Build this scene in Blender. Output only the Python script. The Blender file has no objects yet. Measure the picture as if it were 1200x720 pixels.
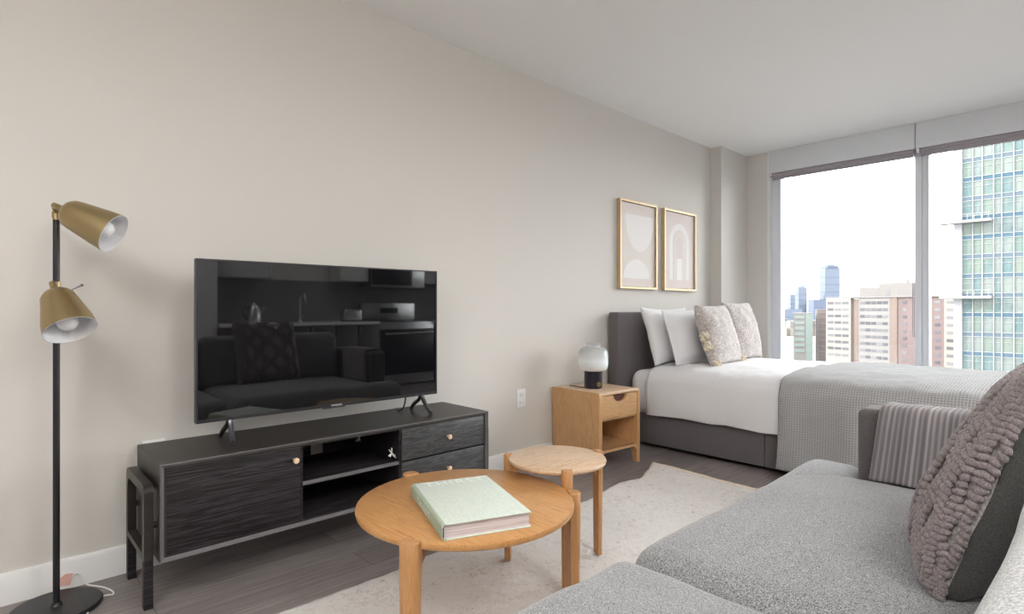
import bpy, bmesh, math, random
from mathutils import Vector, Matrix, noise
R = math.radians
COL = bpy.context.scene.collection
random.seed(7)

# ---------------------------------------------------------------- materials
def new_mat(name):
    m = bpy.data.materials.new(name); m.use_nodes = True
    nt = m.node_tree; b = nt.nodes['Principled BSDF']
    return m, nt, b

def N(nt, t, **k):
    n = nt.nodes.new(t)
    for a, v in k.items(): setattr(n, a, v)
    return n

def coords(nt, scale=(1, 1, 1), kind='Object', rot=(0, 0, 0)):
    tc = N(nt, 'ShaderNodeTexCoord'); mp = N(nt, 'ShaderNodeMapping')
    mp.inputs['Scale'].default_value = scale; mp.inputs['Rotation'].default_value = rot
    nt.links.new(tc.outputs[kind], mp.inputs['Vector'])
    return mp.outputs['Vector']

def noise_tex(nt, vec, scale, detail=4, rough=.55, dist=0):
    n = N(nt, 'ShaderNodeTexNoise')
    n.inputs['Scale'].default_value = scale; n.inputs['Detail'].default_value = detail
    n.inputs['Roughness'].default_value = rough; n.inputs['Distortion'].default_value = dist
    nt.links.new(vec, n.inputs['Vector'])
    return n.outputs['Fac']

def ramp(nt, fac, stops):
    r = N(nt, 'ShaderNodeValToRGB'); e = r.color_ramp.elements
    while len(e) < len(stops): e.new(.5)
    for i, (p, c) in enumerate(stops):
        e[i].position = p; e[i].color = (*c, 1)
    nt.links.new(fac, r.inputs['Fac'])
    return r.outputs['Color']

def bump(nt, b, h, strength, dist=.002, prev=None):
    n = N(nt, 'ShaderNodeBump'); n.inputs['Strength'].default_value = strength
    n.inputs['Distance'].default_value = dist
    nt.links.new(h, n.inputs['Height'])
    if prev: nt.links.new(prev, n.inputs['Normal'])
    nt.links.new(n.outputs['Normal'], b.inputs['Normal'])
    return n.outputs['Normal']

def plain(name, col, rough=.5, metal=0, spec=.5, coat=0, bscale=0, bstr=.2, vary=0):
    m, nt, b = new_mat(name)
    b.inputs['Base Color'].default_value = (*col, 1); b.inputs['Roughness'].default_value = rough
    b.inputs['Metallic'].default_value = metal; b.inputs['Specular IOR Level'].default_value = spec
    b.inputs['Coat Weight'].default_value = coat
    v = None
    if bscale:
        v = coords(nt); f = noise_tex(nt, v, bscale, 3); bump(nt, b, f, bstr)
    if vary:
        v = v or coords(nt); f = noise_tex(nt, v, 3, 4)
        c = ramp(nt, f, [(.3, tuple(x * (1 - vary) for x in col)), (.7, tuple(min(1, x * (1 + vary)) for x in col))])
        nt.links.new(c, b.inputs['Base Color'])
    return m

def wood(name, c1, c2, scale, rough=.4, spec=.5, bstr=.15, c3=None, nscale=3.0, figure=6.0):
    """grain runs along the axis whose scale is small"""
    m, nt, b = new_mat(name)
    v = coords(nt, scale)
    big = noise_tex(nt, v, nscale, 5, .6, .6)
    wv = N(nt, 'ShaderNodeMath', operation='MULTIPLY'); wv.inputs[1].default_value = figure
    nt.links.new(big, wv.inputs[0])
    fr = N(nt, 'ShaderNodeMath', operation='PINGPONG'); fr.inputs[1].default_value = .5
    nt.links.new(wv.outputs[0], fr.inputs[0])
    hi = max(scale); fs = tuple(q * (1 if q < hi * .5 else 5) for q in scale)
    fine = noise_tex(nt, coords(nt, fs), nscale * 3.2, 3, .6)
    mx = N(nt, 'ShaderNodeMath', operation='MULTIPLY_ADD'); mx.inputs[1].default_value = .8
    nt.links.new(fr.outputs[0], mx.inputs[0]); nt.links.new(fine, mx.inputs[2])
    c = ramp(nt, mx.outputs[0], [(.40, c1), (.72, c2), (.95, c3 or c2)])
    nt.links.new(c, b.inputs['Base Color'])
    b.inputs['Roughness'].default_value = rough; b.inputs['Specular IOR Level'].default_value = spec
    bump(nt, b, mx.outputs[0], bstr, .0006)
    return m

def fabric(name, c1, c2, scale=350, bstr=.5, rough=.95, sheen=.3, big=0):
    m, nt, b = new_mat(name)
    v = coords(nt); f = noise_tex(nt, v, scale, 2, .7)
    c = ramp(nt, f, [(.36, c1), (.64, c2)])
    if big:
        g = noise_tex(nt, v, 14, 3)
        mx = N(nt, 'ShaderNodeMix', data_type='RGBA', blend_type='MULTIPLY'); mx.inputs[0].default_value = big
        nt.links.new(c, mx.inputs[6]); nt.links.new(ramp(nt, g, [(.35, (.6, .6, .6)), (.65, (1, 1, 1))]), mx.inputs[7])
        c = mx.outputs[2]
    nt.links.new(c, b.inputs['Base Color'])
    b.inputs['Roughness'].default_value = rough; b.inputs['Sheen Weight'].default_value = sheen
    b.inputs['Specular IOR Level'].default_value = .15
    bump(nt, b, f, bstr, .002)
    return m

MT = {}
MT['wall'] = plain('wall_paint', (.665, .64, .605), .72, bscale=260, bstr=.06, spec=.25)
MT['ceiling'] = plain('ceiling_paint', (.88, .88, .87), .8, spec=.2, bscale=200, bstr=.05)
MT['trim'] = plain('white_trim_paint', (.82, .82, .82), .45)
MT['black'] = plain('black_satin', (.012, .012, .014), .35)
MT['black_plastic'] = plain('dark_grey_plastic', (.03, .031, .034), .32)
MT['grey_metal'] = plain('grey_bezel_metal', (.045, .046, .05), .32, metal=.5)
MT['gunmetal'] = plain('gunmetal', (.10, .10, .11), .3, metal=.85)
MT['brass'] = plain('brushed_brass', (.40, .31, .165), .36, metal=1)
MT['copper'] = plain('rose_gold', (.85, .55, .36), .25, metal=1)
MT['gold_frame'] = plain('gold_frame', (.56, .43, .26), .45, metal=.3)
MT['white'] = plain('white_enamel', (.82, .82, .84), .45)
MT['bulb'] = plain('white_bulb_glass', (.9, .9, .92), .15, coat=.5)
MT['white_plastic'] = plain('white_plastic', (.85, .85, .86), .35)
MT['pink_paper'] = plain('pink_paper', (.72, .42, .36), .8)
MT['paper'] = plain('page_edges', (.72, .66, .67), .9)
MT['cream'] = fabric('cream_yarn', (.60, .50, .36), (.88, .80, .66), 220, .6)
MT['lin_white'] = fabric('white_cotton', (.74, .74, .76), (.80, .80, .82), 420, .12, sheen=.1)
MT['sofa'] = fabric('grey_marled_weave', (.09, .09, .095), (.46, .465, .48), 330, .6, big=.12)
MT['sofa_light'] = fabric('light_grey_weave', (.24, .245, .25), (.62, .63, .64), 330, .6)
MT['bed_fab'] = fabric('mauve_grey_upholstery', (.105, .092, .10), (.18, .162, .172), 330, .4)
MT['sofa_shaded'] = fabric('shaded_sofa_upholstery', (.075, .066, .068), (.15, .135, .14), 330, .4)  # sofa grey darkened to the brown-grey it takes in shade
MT['euro'] = fabric('heathered_taupe', (.40, .355, .335), (.70, .645, .625), 70, .8, big=.35)
MT['knit_base'] = fabric('mauve_felted_wool', (.27, .25, .24), (.44, .41, .40), 160, .9)
MT['knit_bob'] = fabric('mauve_grey_yarn', (.18, .150, .155), (.30, .26, .265), 260, .9)
MT['dark_linen'] = fabric('charcoal_linen', (.045, .046, .044), (.095, .096, .092), 400, .4)
MT['cassette'] = plain('blind_fascia', (.70, .72, .75), .5)
MT['blind_cloth'] = plain('mauve_blind_cloth', (.36, .33, .36), .8)
MT['alu'] = plain('window_aluminium', (.76, .79, .84), .4)
MT['oak_v'] = wood('oak_vertical_grain', (.50, .27, .115), (.62, .37, .18), (9, 9, .8), .42, c3=(.44, .235, .10))
MT['oak_leg'] = wood('oak_leg', (.46, .225, .085), (.56, .30, .13), (9, 9, .7), .4, c3=(.40, .19, .07))
MT['oak_top'] = wood('oak_tabletop', (.50, .245, .085), (.61, .335, .14), (.9, 9, 9), .3, c3=(.44, .205, .065), nscale=1.5, figure=8)
MT['oak_sheen'] = wood('oak_tabletop_sheen', (.62, .42, .265), (.72, .54, .38), (9, 1.0, 9), .32, c3=(.52, .34, .20), nscale=1.8, figure=8)  # oak tone lightened so the colour stands in for sheen on the top
MT['oak_h'] = wood('oak_horizontal_grain', (.52, .30, .135), (.64, .40, .205), (9, .9, 9), .42, c3=(.47, .26, .115))
MT['ebony'] = wood('black_stained_wood', (.008, .006, .007), (.022, .018, .020), (10, .7, 22), .5, spec=.18, bstr=.5, c3=(.050, .044, .048), nscale=2.4)
MT['ebony_top'] = wood('dark_stained_top', (.020, .017, .015), (.033, .028, .025), (10, .6, 14), .38, spec=.3, bstr=.25, c3=(.028, .024, .022), nscale=3)
MT['ebony_grey'] = wood('grey_black_stained_wood', (.016, .016, .018), (.055, .056, .060), (10, 1.6, 16), .42, bstr=.5, c3=(.095, .097, .10), nscale=1.8, figure=9)
MT['bevel'] = plain('charcoal_bevel', (.13, .125, .13), .4)
MT['knob_wood'] = wood('pale_wood_knob', (.62, .42, .26), (.75, .55, .38), (20, 20, 3), .35)

def floor_mat():
    m, nt, b = new_mat('grey_plank_floor')
    v = coords(nt, (1, 1, 1), 'Object', (0, 0, R(90)))
    br = N(nt, 'ShaderNodeTexBrick'); br.inputs['Scale'].default_value = 1
    br.inputs['Brick Width'].default_value = 1.2; br.inputs['Row Height'].default_value = .16
    br.inputs['Mortar Size'].default_value = .0012; br.inputs['Bias'].default_value = 0
    br.offset = .37
    br.inputs['Color1'].default_value = (.215, .190, .186, 1); br.inputs['Color2'].default_value = (.29, .26, .255, 1)
    br.inputs['Mortar'].default_value = (.04, .035, .033, 1)
    nt.links.new(v, br.inputs['Vector'])
    g = noise_tex(nt, coords(nt, (26, 1.1, 1)), 3, 6, .65, .4)
    mx = N(nt, 'ShaderNodeMix', data_type='RGBA', blend_type='MULTIPLY'); mx.inputs[0].default_value = 1
    nt.links.new(br.outputs['Color'], mx.inputs[6])
    nt.links.new(ramp(nt, g, [(.3, (.62, .6, .59)), (.55, (1, 1, 1)), (.75, (1.35, 1.33, 1.32))]), mx.inputs[7])
    nt.links.new(mx.outputs[2], b.inputs['Base Color'])
    b.inputs['Roughness'].default_value = .36; b.inputs['Specular IOR Level'].default_value = .45
    bump(nt, b, g, .15, .0008)
    return m
MT['floor'] = floor_mat()

def rug_mat():
    m, nt, b = new_mat('cream_shaggy_wool')
    v = coords(nt)
    f = noise_tex(nt, v, 38, 6, .75, 1.2); g = noise_tex(nt, v, 5, 3)
    ad = N(nt, 'ShaderNodeMath', operation='ADD'); nt.links.new(f, ad.inputs[0])
    s = N(nt, 'ShaderNodeMath', operation='MULTIPLY'); s.inputs[1].default_value = .35; nt.links.new(g, s.inputs[0]); nt.links.new(s.outputs[0], ad.inputs[1])
    c = ramp(nt, ad.outputs[0], [(.49, (.56, .47, .43)), (.57, (.76, .71, .68)), (.68, (.86, .835, .81))])
    nt.links.new(c, b.inputs['Base Color']); b.inputs['Roughness'].default_value = 1
    b.inputs['Specular IOR Level'].default_value = .1; b.inputs['Sheen Weight'].default_value = .3
    bump(nt, b, noise_tex(nt, v, 130, 4, .8, .6), 1, .006)
    return m
MT['rug'] = rug_mat()

def waffle_mat():
    m, nt, b = new_mat('grey_waffle_cotton')
    v = coords(nt, (1, 1, 1), 'UV')
    outs = []
    for ax in (0, 1):
        w = N(nt, 'ShaderNodeTexWave', wave_type='BANDS', bands_direction='XY'[ax], wave_profile='SIN')
        w.inputs['Scale'].default_value = 21; nt.links.new(v, w.inputs['Vector']); outs.append(w.outputs['Fac'])
    mu = N(nt, 'ShaderNodeMath', operation='MULTIPLY'); nt.links.new(outs[0], mu.inputs[0]); nt.links.new(outs[1], mu.inputs[1])
    nt.links.new(ramp(nt, mu.outputs[0], [(0, (.44, .44, .445)), (.55, (.30, .30, .305))]), b.inputs['Base Color'])
    b.inputs['Roughness'].default_value = 1; b.inputs['Specular IOR Level'].default_value = .1
    b.inputs['Sheen Weight'].default_value = .2
    inv = N(nt, 'ShaderNodeMath', operation='SUBTRACT'); inv.inputs[0].default_value = 1; nt.links.new(mu.outputs[0], inv.inputs[1])
    bump(nt, b, inv.outputs[0], .8, .005)
    return m
MT['waffle'] = waffle_mat()

def stripe_mat():
    m, nt, b = new_mat('mauve_grey_ribbed_weave')
    v = coords(nt, (1, 1, 1), 'UV')
    w = N(nt, 'ShaderNodeTexWave', wave_type='BANDS', bands_direction='X', wave_profile='SIN')
    w.inputs['Scale'].default_value = 19; nt.links.new(v, w.inputs['Vector'])
    n1 = noise_tex(nt, coords(nt, (60, .4, 1), 'UV'), 1, 3, .7)
    ad = N(nt, 'ShaderNodeMath', operation='MULTIPLY_ADD'); ad.inputs[1].default_value = .38
    nt.links.new(w.outputs['Fac'], ad.inputs[0]); nt.links.new(n1, ad.inputs[2])
    nt.links.new(ramp(nt, ad.outputs[0], [(.40, (.14, .125, .135)), (.72, (.215, .195, .205)), (1.0, (.36, .34, .35))]), b.inputs['Base Color'])
    b.inputs['Roughness'].default_value = 1; b.inputs['Specular IOR Level'].default_value = .1; b.inputs['Sheen Weight'].default_value = .3
    bump(nt, b, w.outputs['Fac'], .5, .004)
    return m
MT['stripe'] = stripe_mat()

def book_mat():
    m, nt, b = new_mat('mint_book_cloth')
    v = coords(nt); f = noise_tex(nt, v, 90, 4, .7)
    nt.links.new(ramp(nt, f, [(.35, (.60, .68, .61)), (.65, (.70, .76, .70))]), b.inputs['Base Color'])
    b.inputs['Roughness'].default_value = .75; bump(nt, b, f, .3, .001)
    return m
MT['book'] = book_mat()
MT['spine'] = plain('green_book_spine', (.38, .46, .36), .75, bscale=300, vary=.12)
MT['letters'] = plain('white_foil_lettering', (.84, .87, .85), .5)

def pages_mat():
    m, nt, b = new_mat('page_block'); v = coords(nt, (1, 1, 120))
    f = noise_tex(nt, v, 3, 3)
    nt.links.new(ramp(nt, f, [(.35, (.52, .45, .46)), (.65, (.74, .68, .69))]), b.inputs['Base Color'])
    b.inputs['Roughness'].default_value = .9
    return m
MT['pages'] = pages_mat()

def screen_mat():
    m, nt, b = new_mat('television_glass')
    b.inputs['Base Color'].default_value = (.004, .004, .005, 1); b.inputs['Roughness'].default_value = .025
    b.inputs['Specular IOR Level'].default_value = .9
    return m
MT['screen'] = screen_mat()

def pane_mat():
    m = bpy.data.materials.new('clear_window_glass'); m.use_nodes = True; nt = m.node_tree
    nt.nodes.remove(nt.nodes['Principled BSDF']); out = nt.nodes['Material Output']
    t = N(nt, 'ShaderNodeBsdfTransparent'); t.inputs['Color'].default_value = (.97, .985, .98, 1)
    g = N(nt, 'ShaderNodeBsdfGlossy'); g.inputs['Roughness'].default_value = .02
    mx = N(nt, 'ShaderNodeMixShader'); fr = N(nt, 'ShaderNodeFresnel'); fr.inputs['IOR'].default_value = 1.3
    nt.links.new(fr.outputs[0], mx.inputs[0]); nt.links.new(t.outputs[0], mx.inputs[1]); nt.links.new(g.outputs[0], mx.inputs[2])
    nt.links.new(mx.outputs[0], out.inputs['Surface'])
    return m
MT['pane'] = pane_mat()

def jar_mat():
    m = bpy.data.materials.new('frosted_to_clear_glass'); m.use_nodes = True; nt = m.node_tree
    b = nt.nodes['Principled BSDF']; out = nt.nodes['Material Output']
    b.inputs['Base Color'].default_value = (.95, .95, .96, 1); b.inputs['Roughness'].default_value = .5
    b.inputs['Subsurface Weight'].default_value = .2
    t = N(nt, 'ShaderNodeBsdfTransparent'); t.inputs['Color'].default_value = (.97, .97, .98, 1)
    g = N(nt, 'ShaderNodeBsdfGlossy'); g.inputs['Roughness'].default_value = .08
    fr = N(nt, 'ShaderNodeFresnel'); fr.inputs['IOR'].default_value = 1.5
    cl = N(nt, 'ShaderNodeMixShader'); nt.links.new(fr.outputs[0], cl.inputs[0]); nt.links.new(t.outputs[0], cl.inputs[1]); nt.links.new(g.outputs[0], cl.inputs[2])
    sp = N(nt, 'ShaderNodeSeparateXYZ'); nt.links.new(coords(nt), sp.inputs[0])
    mr = N(nt, 'ShaderNodeMapRange'); mr.inputs['From Min'].default_value = .20; mr.inputs['From Max'].default_value = .27
    mr.inputs['To Min'].default_value = .97; mr.inputs['To Max'].default_value = .38
    nt.links.new(sp.outputs['Z'], mr.inputs['Value'])
    mx = N(nt, 'ShaderNodeMixShader'); nt.links.new(mr.outputs[0], mx.inputs[0]); nt.links.new(cl.outputs[0], mx.inputs[1]); nt.links.new(b.outputs[0], mx.inputs[2])
    nt.links.new(mx.outputs[0], out.inputs['Surface'])
    return m
MT['jar'] = jar_mat()

def varied(name, cols, rough=.3, metal=0, spec=.5):
    """glass whose tint differs from pane to pane (curtains, blinds, rooms behind)"""
    m, nt, b = new_mat(name)
    oi = N(nt, 'ShaderNodeObjectInfo')
    n = noise_tex(nt, coords(nt, (1, 1, 1)), .9, 3)
    ad = N(nt, 'ShaderNodeMath', operation='MULTIPLY_ADD'); ad.inputs[1].default_value = .6
    nt.links.new(oi.outputs['Random'], ad.inputs[0]); 
    s = N(nt, 'ShaderNodeMath', operation='MULTIPLY'); s.inputs[1].default_value = .5; nt.links.new(n, s.inputs[0]); nt.links.new(s.outputs[0], ad.inputs[2])
    k = len(cols) - 1
    nt.links.new(ramp(nt, ad.outputs[0], [(.12 + .62 * i / k, c) for i, c in enumerate(cols)]), b.inputs['Base Color'])
    b.inputs['Roughness'].default_value = rough; b.inputs['Specular IOR Level'].default_value = spec
    return m
MT['tower_glass'] = varied('green_tower_glass', [(.036, .062, .064), (.052, .076, .070), (.076, .090, .076), (.042, .068, .072), (.082, .094, .088)], .5, spec=.15)
MT['spandrel'] = varied('blue_spandrel_glass', [(.016, .036, .052), (.024, .048, .066), (.04, .056, .070)], .5, spec=.15)
MT['tower_white'] = plain('white_tower_cladding', (.125, .125, .128), .6)
MT['city_glass'] = varied('dark_window_glass', [(.03, .03, .034), (.045, .045, .052), (.08, .08, .085)], .5, spec=.15)
MT['brick'] = plain('pale_red_brick', (.070, .050, .049), .9, vary=.1)
MT['brick2'] = plain('tan_red_brick', (.078, .058, .050), .9, vary=.1)
MT['cream_panel'] = plain('cream_concrete_band', (.120, .110, .097), .85, vary=.06)
MT['grey_panel'] = plain('pale_grey_concrete_band', (.094, .090, .089), .85, vary=.06)
MT['green_glass'] = plain('pale_green_facade', (.078, .10, .09), .4)
MT['concrete'] = plain('pale_concrete', (.080, .074, .071), .85)
MT['blue_tower'] = plain('hazed_slate_blue_curtain_wall', (.085, .098, .125), .7, spec=.1)  # far towers: blue glass tint, made paler so the colour carries distance haze
MT['blue_tower_d'] = plain('hazed_deeper_blue_curtain_wall', (.068, .080, .112), .7, spec=.1)
MT['blue_pale'] = plain('hazed_pale_blue_curtain_wall', (.105, .122, .148), .7, spec=.1)
MT['ground'] = plain('pale_city_ground', (.105, .098, .094), .95, vary=.2)

# ---------------------------------------------------------------- mesh helpers
def bm_box(bm, x0, x1, y0, y1, z0, z1, bevel=0, seg=2, mtx=None):
    vs = [bm.verts.new((x, y, z)) for x in (x0, x1) for y in (y0, y1) for z in (z0, z1)]
    fs = [(0, 1, 3, 2), (4, 6, 7, 5), (0, 4, 5, 1), (2, 3, 7, 6), (0, 2, 6, 4), (1, 5, 7, 3)]
    faces = [bm.faces.new([vs[i] for i in f]) for f in fs]
    out = list(vs)
    if bevel:
        edges = list({e for f in faces for e in f.edges})
        r = bmesh.ops.bevel(bm, geom=edges, offset=bevel, segments=seg, affect='EDGES', profile=.5)
        out = [v for v in r['verts']] 
        out = list({v for v in out if v.is_valid} | {v for v in vs if v.is_valid})
    if mtx is not None:
        for v in out: v.co = mtx @ v.co
    return out

def frame_of(d):
    d = d.normalized(); a = Vector((0, 0, 1)) if abs(d.z) < .9 else Vector((1, 0, 0))
    u = d.cross(a).normalized(); return u, d.cross(u).normalized()

def bm_cyl(bm, p0, p1, r0, r1=None, seg=20, caps=True):
    p0 = Vector(p0); p1 = Vector(p1); r1 = r0 if r1 is None else r1
    u, w = frame_of(p1 - p0)
    rings = []
    for p, r in ((p0, r0), (p1, r1)):
        rings.append([bm.verts.new(p + (u * math.cos(a) + w * math.sin(a)) * r) for a in [2 * math.pi * i / seg for i in range(seg)]])
    for i in range(seg):
        j = (i + 1) % seg; bm.faces.new((rings[0][i], rings[0][j], rings[1][j], rings[1][i]))
    if caps: bm.faces.new(rings[0][::-1]); bm.faces.new(rings[1])

def smooth_pts(pts, n=8):
    pts = [Vector(p) for p in pts]; out = []
    for i in range(len(pts) - 1):
        a = pts[max(i - 1, 0)]; b = pts[i]; c = pts[i + 1]; d = pts[min(i + 2, len(pts) - 1)]
        for k in range(n):
            t = k / n
            out.append(.5 * ((2 * b) + (c - a) * t + (2 * a - 5 * b + 4 * c - d) * t * t + (3 * b - a - 3 * c + d) * t ** 3))
    out.append(pts[-1]); return out

def bm_tube(bm, pts, r, seg=10, smooth=True, n=8):
    P = smooth_pts(pts, n) if smooth else [Vector(p) for p in pts]
    rings = []; u = None
    for i, p in enumerate(P):
        d = (P[min(i + 1, len(P) - 1)] - P[max(i - 1, 0)]).normalized()
        if u is None: u, w = frame_of(d)
        else:
            u = (u - d * u.dot(d)).normalized(); w = d.cross(u).normalized()
        rr = r(i / (len(P) - 1)) if callable(r) else r
        rings.append([bm.verts.new(p + (u * math.cos(a) + w * math.sin(a)) * rr) for a in [2 * math.pi * k / seg for k in range(seg)]])
    for a, b in zip(rings, rings[1:]):
        for i in range(seg):
            j = (i + 1) % seg; bm.faces.new((a[i], a[j], b[j], b[i]))
    bm.faces.new(rings[0][::-1]); bm.faces.new(rings[-1])

def bm_lathe(bm, prof, seg=40, mtx=None, cap0=False, cap1=False):
    """prof: list of (r, z)"""
    rings = []
    for r, z in prof:
        if r < 1e-6: rings.append([bm.verts.new((0, 0, z))])
        else: rings.append([bm.verts.new((r * math.cos(2 * math.pi * i / seg), r * math.sin(2 * math.pi * i / seg), z)) for i in range(seg)])
    for a, b in zip(rings, rings[1:]):
        for i in range(seg):
            j = (i + 1) % seg
            if len(a) == 1 and len(b) == 1: continue
            if len(a) == 1: bm.faces.new((a[0], b[j], b[i]))
            elif len(b) == 1: bm.faces.new((a[i], a[j], b[0]))
            else: bm.faces.new((a[i], a[j], b[j], b[i]))
    if cap0 and len(rings[0]) > 1: bm.faces.new(rings[0][::-1])
    if cap1 and len(rings[-1]) > 1: bm.faces.new(rings[-1])
    if mtx is not None:
        for ring in rings:
            for v in ring: v.co = mtx @ v.co

def bm_prism(bm, poly, axis, h0, h1, bevel=0):
    """poly of 2-D points in the plane normal to axis ('x': (y,z), 'y': (x,z), 'z': (x,y))"""
    def P(a, b, h): return {'x': (h, a, b), 'y': (a, h, b), 'z': (a, b, h)}[axis]
    A = [bm.verts.new(P(a, b, h0)) for a, b in poly]; B = [bm.verts.new(P(a, b, h1)) for a, b in poly]
    fs = [bm.faces.new(A[::-1]), bm.faces.new(B)]
    n = len(poly)
    for i in range(n):
        j = (i + 1) % n; fs.append(bm.faces.new((A[i], A[j], B[j], B[i])))
    if bevel:
        ed = list(set(fs[0].edges) | set(fs[1].edges))
        bmesh.ops.bevel(bm, geom=ed, offset=bevel, segments=2, affect='EDGES', profile=.5)

def bm_ring_prism(bm, outer, inner, axis, h0, h1):
    """a frame: outer outline minus inner outline, same point count"""
    def P(a, b, h): return {'x': (h, a, b), 'y': (a, h, b), 'z': (a, b, h)}[axis]
    n = len(outer)
    O0 = [bm.verts.new(P(a, b, h0)) for a, b in outer]; O1 = [bm.verts.new(P(a, b, h1)) for a, b in outer]
    I0 = [bm.verts.new(P(a, b, h0)) for a, b in inner]; I1 = [bm.verts.new(P(a, b, h1)) for a, b in inner]
    for i in range(n):
        j = (i + 1) % n
        bm.faces.new((O0[i], O0[j], O1[j], O1[i])); bm.faces.new((I0[j], I0[i], I1[i], I1[j]))
        bm.faces.new((O0[j], O0[i], I0[i], I0[j])); bm.faces.new((O1[i], O1[j], I1[j], I1[i]))

def bm_round(bm, x0, x1, y0, y1, z0, z1, r, crown=0, nseg=6, inner=6, wob=0, seed=0, mtx=None):
    """rounded, slightly crowned upholstery block"""
    def axis(a, b):
        L = [a + r * (1 - math.cos(math.pi / 2 * i / nseg)) for i in range(nseg)]
        M = [a + r + (b - a - 2 * r) * i / inner for i in range(inner + 1)]
        return L + M + [b - (v - a) for v in reversed(L)]
    ax = [axis(x0, x1), axis(y0, y1), axis(z0, z1)]
    lo = (x0, y0, z0); hi = (x1, y1, z1); cache = {}
    def V(i, j, k):
        key = (i, j, k)
        if key in cache: return cache[key]
        p = Vector((ax[0][i], ax[1][j], ax[2][k]))
        c = Vector([min(max(p[q], lo[q] + r), hi[q] - r) for q in range(3)])
        d = p - c
        if d.length > 1e-9: p = c + d.normalized() * r
        u = (p.x - (x0 + x1) / 2) / ((x1 - x0) / 2); v = (p.y - (y0 + y1) / 2) / ((y1 - y0) / 2)
        w = (p.z - z0) / (z1 - z0)
        p.z += crown * max(0, 1 - u * u) * max(0, 1 - v * v) * max(0, w)
        if wob:
            nn = noise.noise_vector(p * 5 + Vector((seed, seed, seed))) * wob + noise.noise_vector(p * 14 + Vector((seed, 0, 0))) * wob * .4
            p += nn
        cache[key] = bm.verts.new(mtx @ p if mtx is not None else p)
        return cache[key]
    n = [len(a) - 1 for a in ax]
    for i in range(n[0]):
        for j in range(n[1]):
            bm.faces.new((V(i, j, n[2]), V(i + 1, j, n[2]), V(i + 1, j + 1, n[2]), V(i, j + 1, n[2])))
            bm.faces.new((V(i, j, 0), V(i, j + 1, 0), V(i + 1, j + 1, 0), V(i + 1, j, 0)))
    for i in range(n[0]):
        for k in range(n[2]):
            bm.faces.new((V(i, 0, k), V(i + 1, 0, k), V(i + 1, 0, k + 1), V(i, 0, k + 1)))
            bm.faces.new((V(i, n[1], k), V(i, n[1], k + 1), V(i + 1, n[1], k + 1), V(i + 1, n[1], k)))
    for j in range(n[1]):
        for k in range(n[2]):
            bm.faces.new((V(0, j, k), V(0, j, k + 1), V(0, j + 1, k + 1), V(0, j + 1, k)))
            bm.faces.new((V(n[0], j, k), V(n[0], j + 1, k), V(n[0], j + 1, k + 1), V(n[0], j, k + 1)))

def build(name, bm, mat, parent=None, angle=35, uvs=None, smooth=True):
    bmesh.ops.recalc_face_normals(bm, faces=bm.faces)
    me = bpy.data.meshes.new(name); bm.to_mesh(me); bm.free()
    me.materials.append(MT[mat] if isinstance(mat, str) else mat)
    if smooth:
        for p in me.polygons: p.use_smooth = True
        try: me.set_sharp_from_angle(angle=R(angle))
        except Exception: pass
    o = bpy.data.objects.new(name, me); COL.objects.link(o)
    if parent is not None: o.parent = parent
    return o

def tag(o, label=None, cat=None, group=None, kind=None):
    if label: o['label'] = label
    if cat: o['category'] = cat
    if group: o['group'] = group
    if kind: o['kind'] = kind
    return o

def thing(name, label, cat, loc=(0, 0, 0), rz=0, group=None):
    o = bpy.data.objects.new(name, None); COL.objects.link(o); o.empty_display_size = .1
    o.location = loc; o.rotation_euler = (0, 0, rz)
    return tag(o, label, cat, group)

def box_part(name, mat, parent, b, bevel=0, **k):
    bm = bmesh.new(); bm_box(bm, *b, bevel=bevel); return build(name, bm, mat, parent, **k)

def struct(name, mat, boxes, parent=None, bevel=0):
    bm = bmesh.new()
    for b in boxes: bm_box(bm, *b, bevel=bevel)
    o = build(name, bm, mat, parent)
    if parent is None: o['kind'] = 'structure'
    return o

def copy_tree(o, parent=None):
    c = o.copy(); COL.objects.link(c)
    if parent is not None: c.parent = parent
    for ch in list(o.children): copy_tree(ch, c)
    return c

def text_part(name, body, size, mat, parent, mtx, extrude=.0006, spacing=1.0):
    cu = bpy.data.curves.new(name, 'FONT'); cu.body = body; cu.size = size; cu.extrude = extrude
    cu.align_x = 'CENTER'; cu.align_y = 'CENTER'; cu.space_character = spacing
    t = bpy.data.objects.new(name + '_curve', cu); COL.objects.link(t)
    bpy.context.view_layer.update()
    dg = bpy.context.evaluated_depsgraph_get()
    me = bpy.data.meshes.new_from_object(t.evaluated_get(dg)); bpy.data.objects.remove(t)
    me.materials.clear(); me.materials.append(MT[mat]); me.transform(mtx)
    o = bpy.data.objects.new(name, me); COL.objects.link(o); o.parent = parent
    return o

# ---------------------------------------------------------------- room shell
H = 2.74; XR = 5.2; YF = -1.8; YB = 6.0
struct('floor', 'floor', [(-.2, XR + .2, YF - .2, YB + .3, -.1, 0)])
struct('ceiling', 'ceiling', [(-.2, XR + .2, YF - .2, YB + .3, H, H + .15)])
struct('wall_left', 'wall', [(-.2, 0, YF - .2, YB + .3, 0, H)])
struct('wall_right', 'wall', [(XR, XR + .2, YF - .2, YB + .3, 0, H)])
struct('wall_front', 'wall', [(0, XR, YF - .2, YF, 0, H)])
struct('wall_corner', 'wall', [(0, .115, 5.42, YB, 0, H)])
WX0, WX1, WZ = .345, 4.80, .42
struct('wall_back', 'wall', [(0, WX0, YB, YB + .28, 0, H), (WX1, XR, YB, YB + .28, 0, H), (WX0, WX1, YB, YB + .28, 0, WZ)])
struct('trim_1', 'trim', [(WX0, WX1, YB - .03, YB + .28, WZ, WZ + .025)])
struct('trim_2', 'trim', [(WX0 - .005, WX0 + .006, YB - .006, YB + .10, WZ + .025, H)])
bm = bmesh.new()
bm_prism(bm, [(0, 0), (.015, 0), (.015, .105), (.009, .117), (0, .117)], 'y', YF, 5.42)
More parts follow.
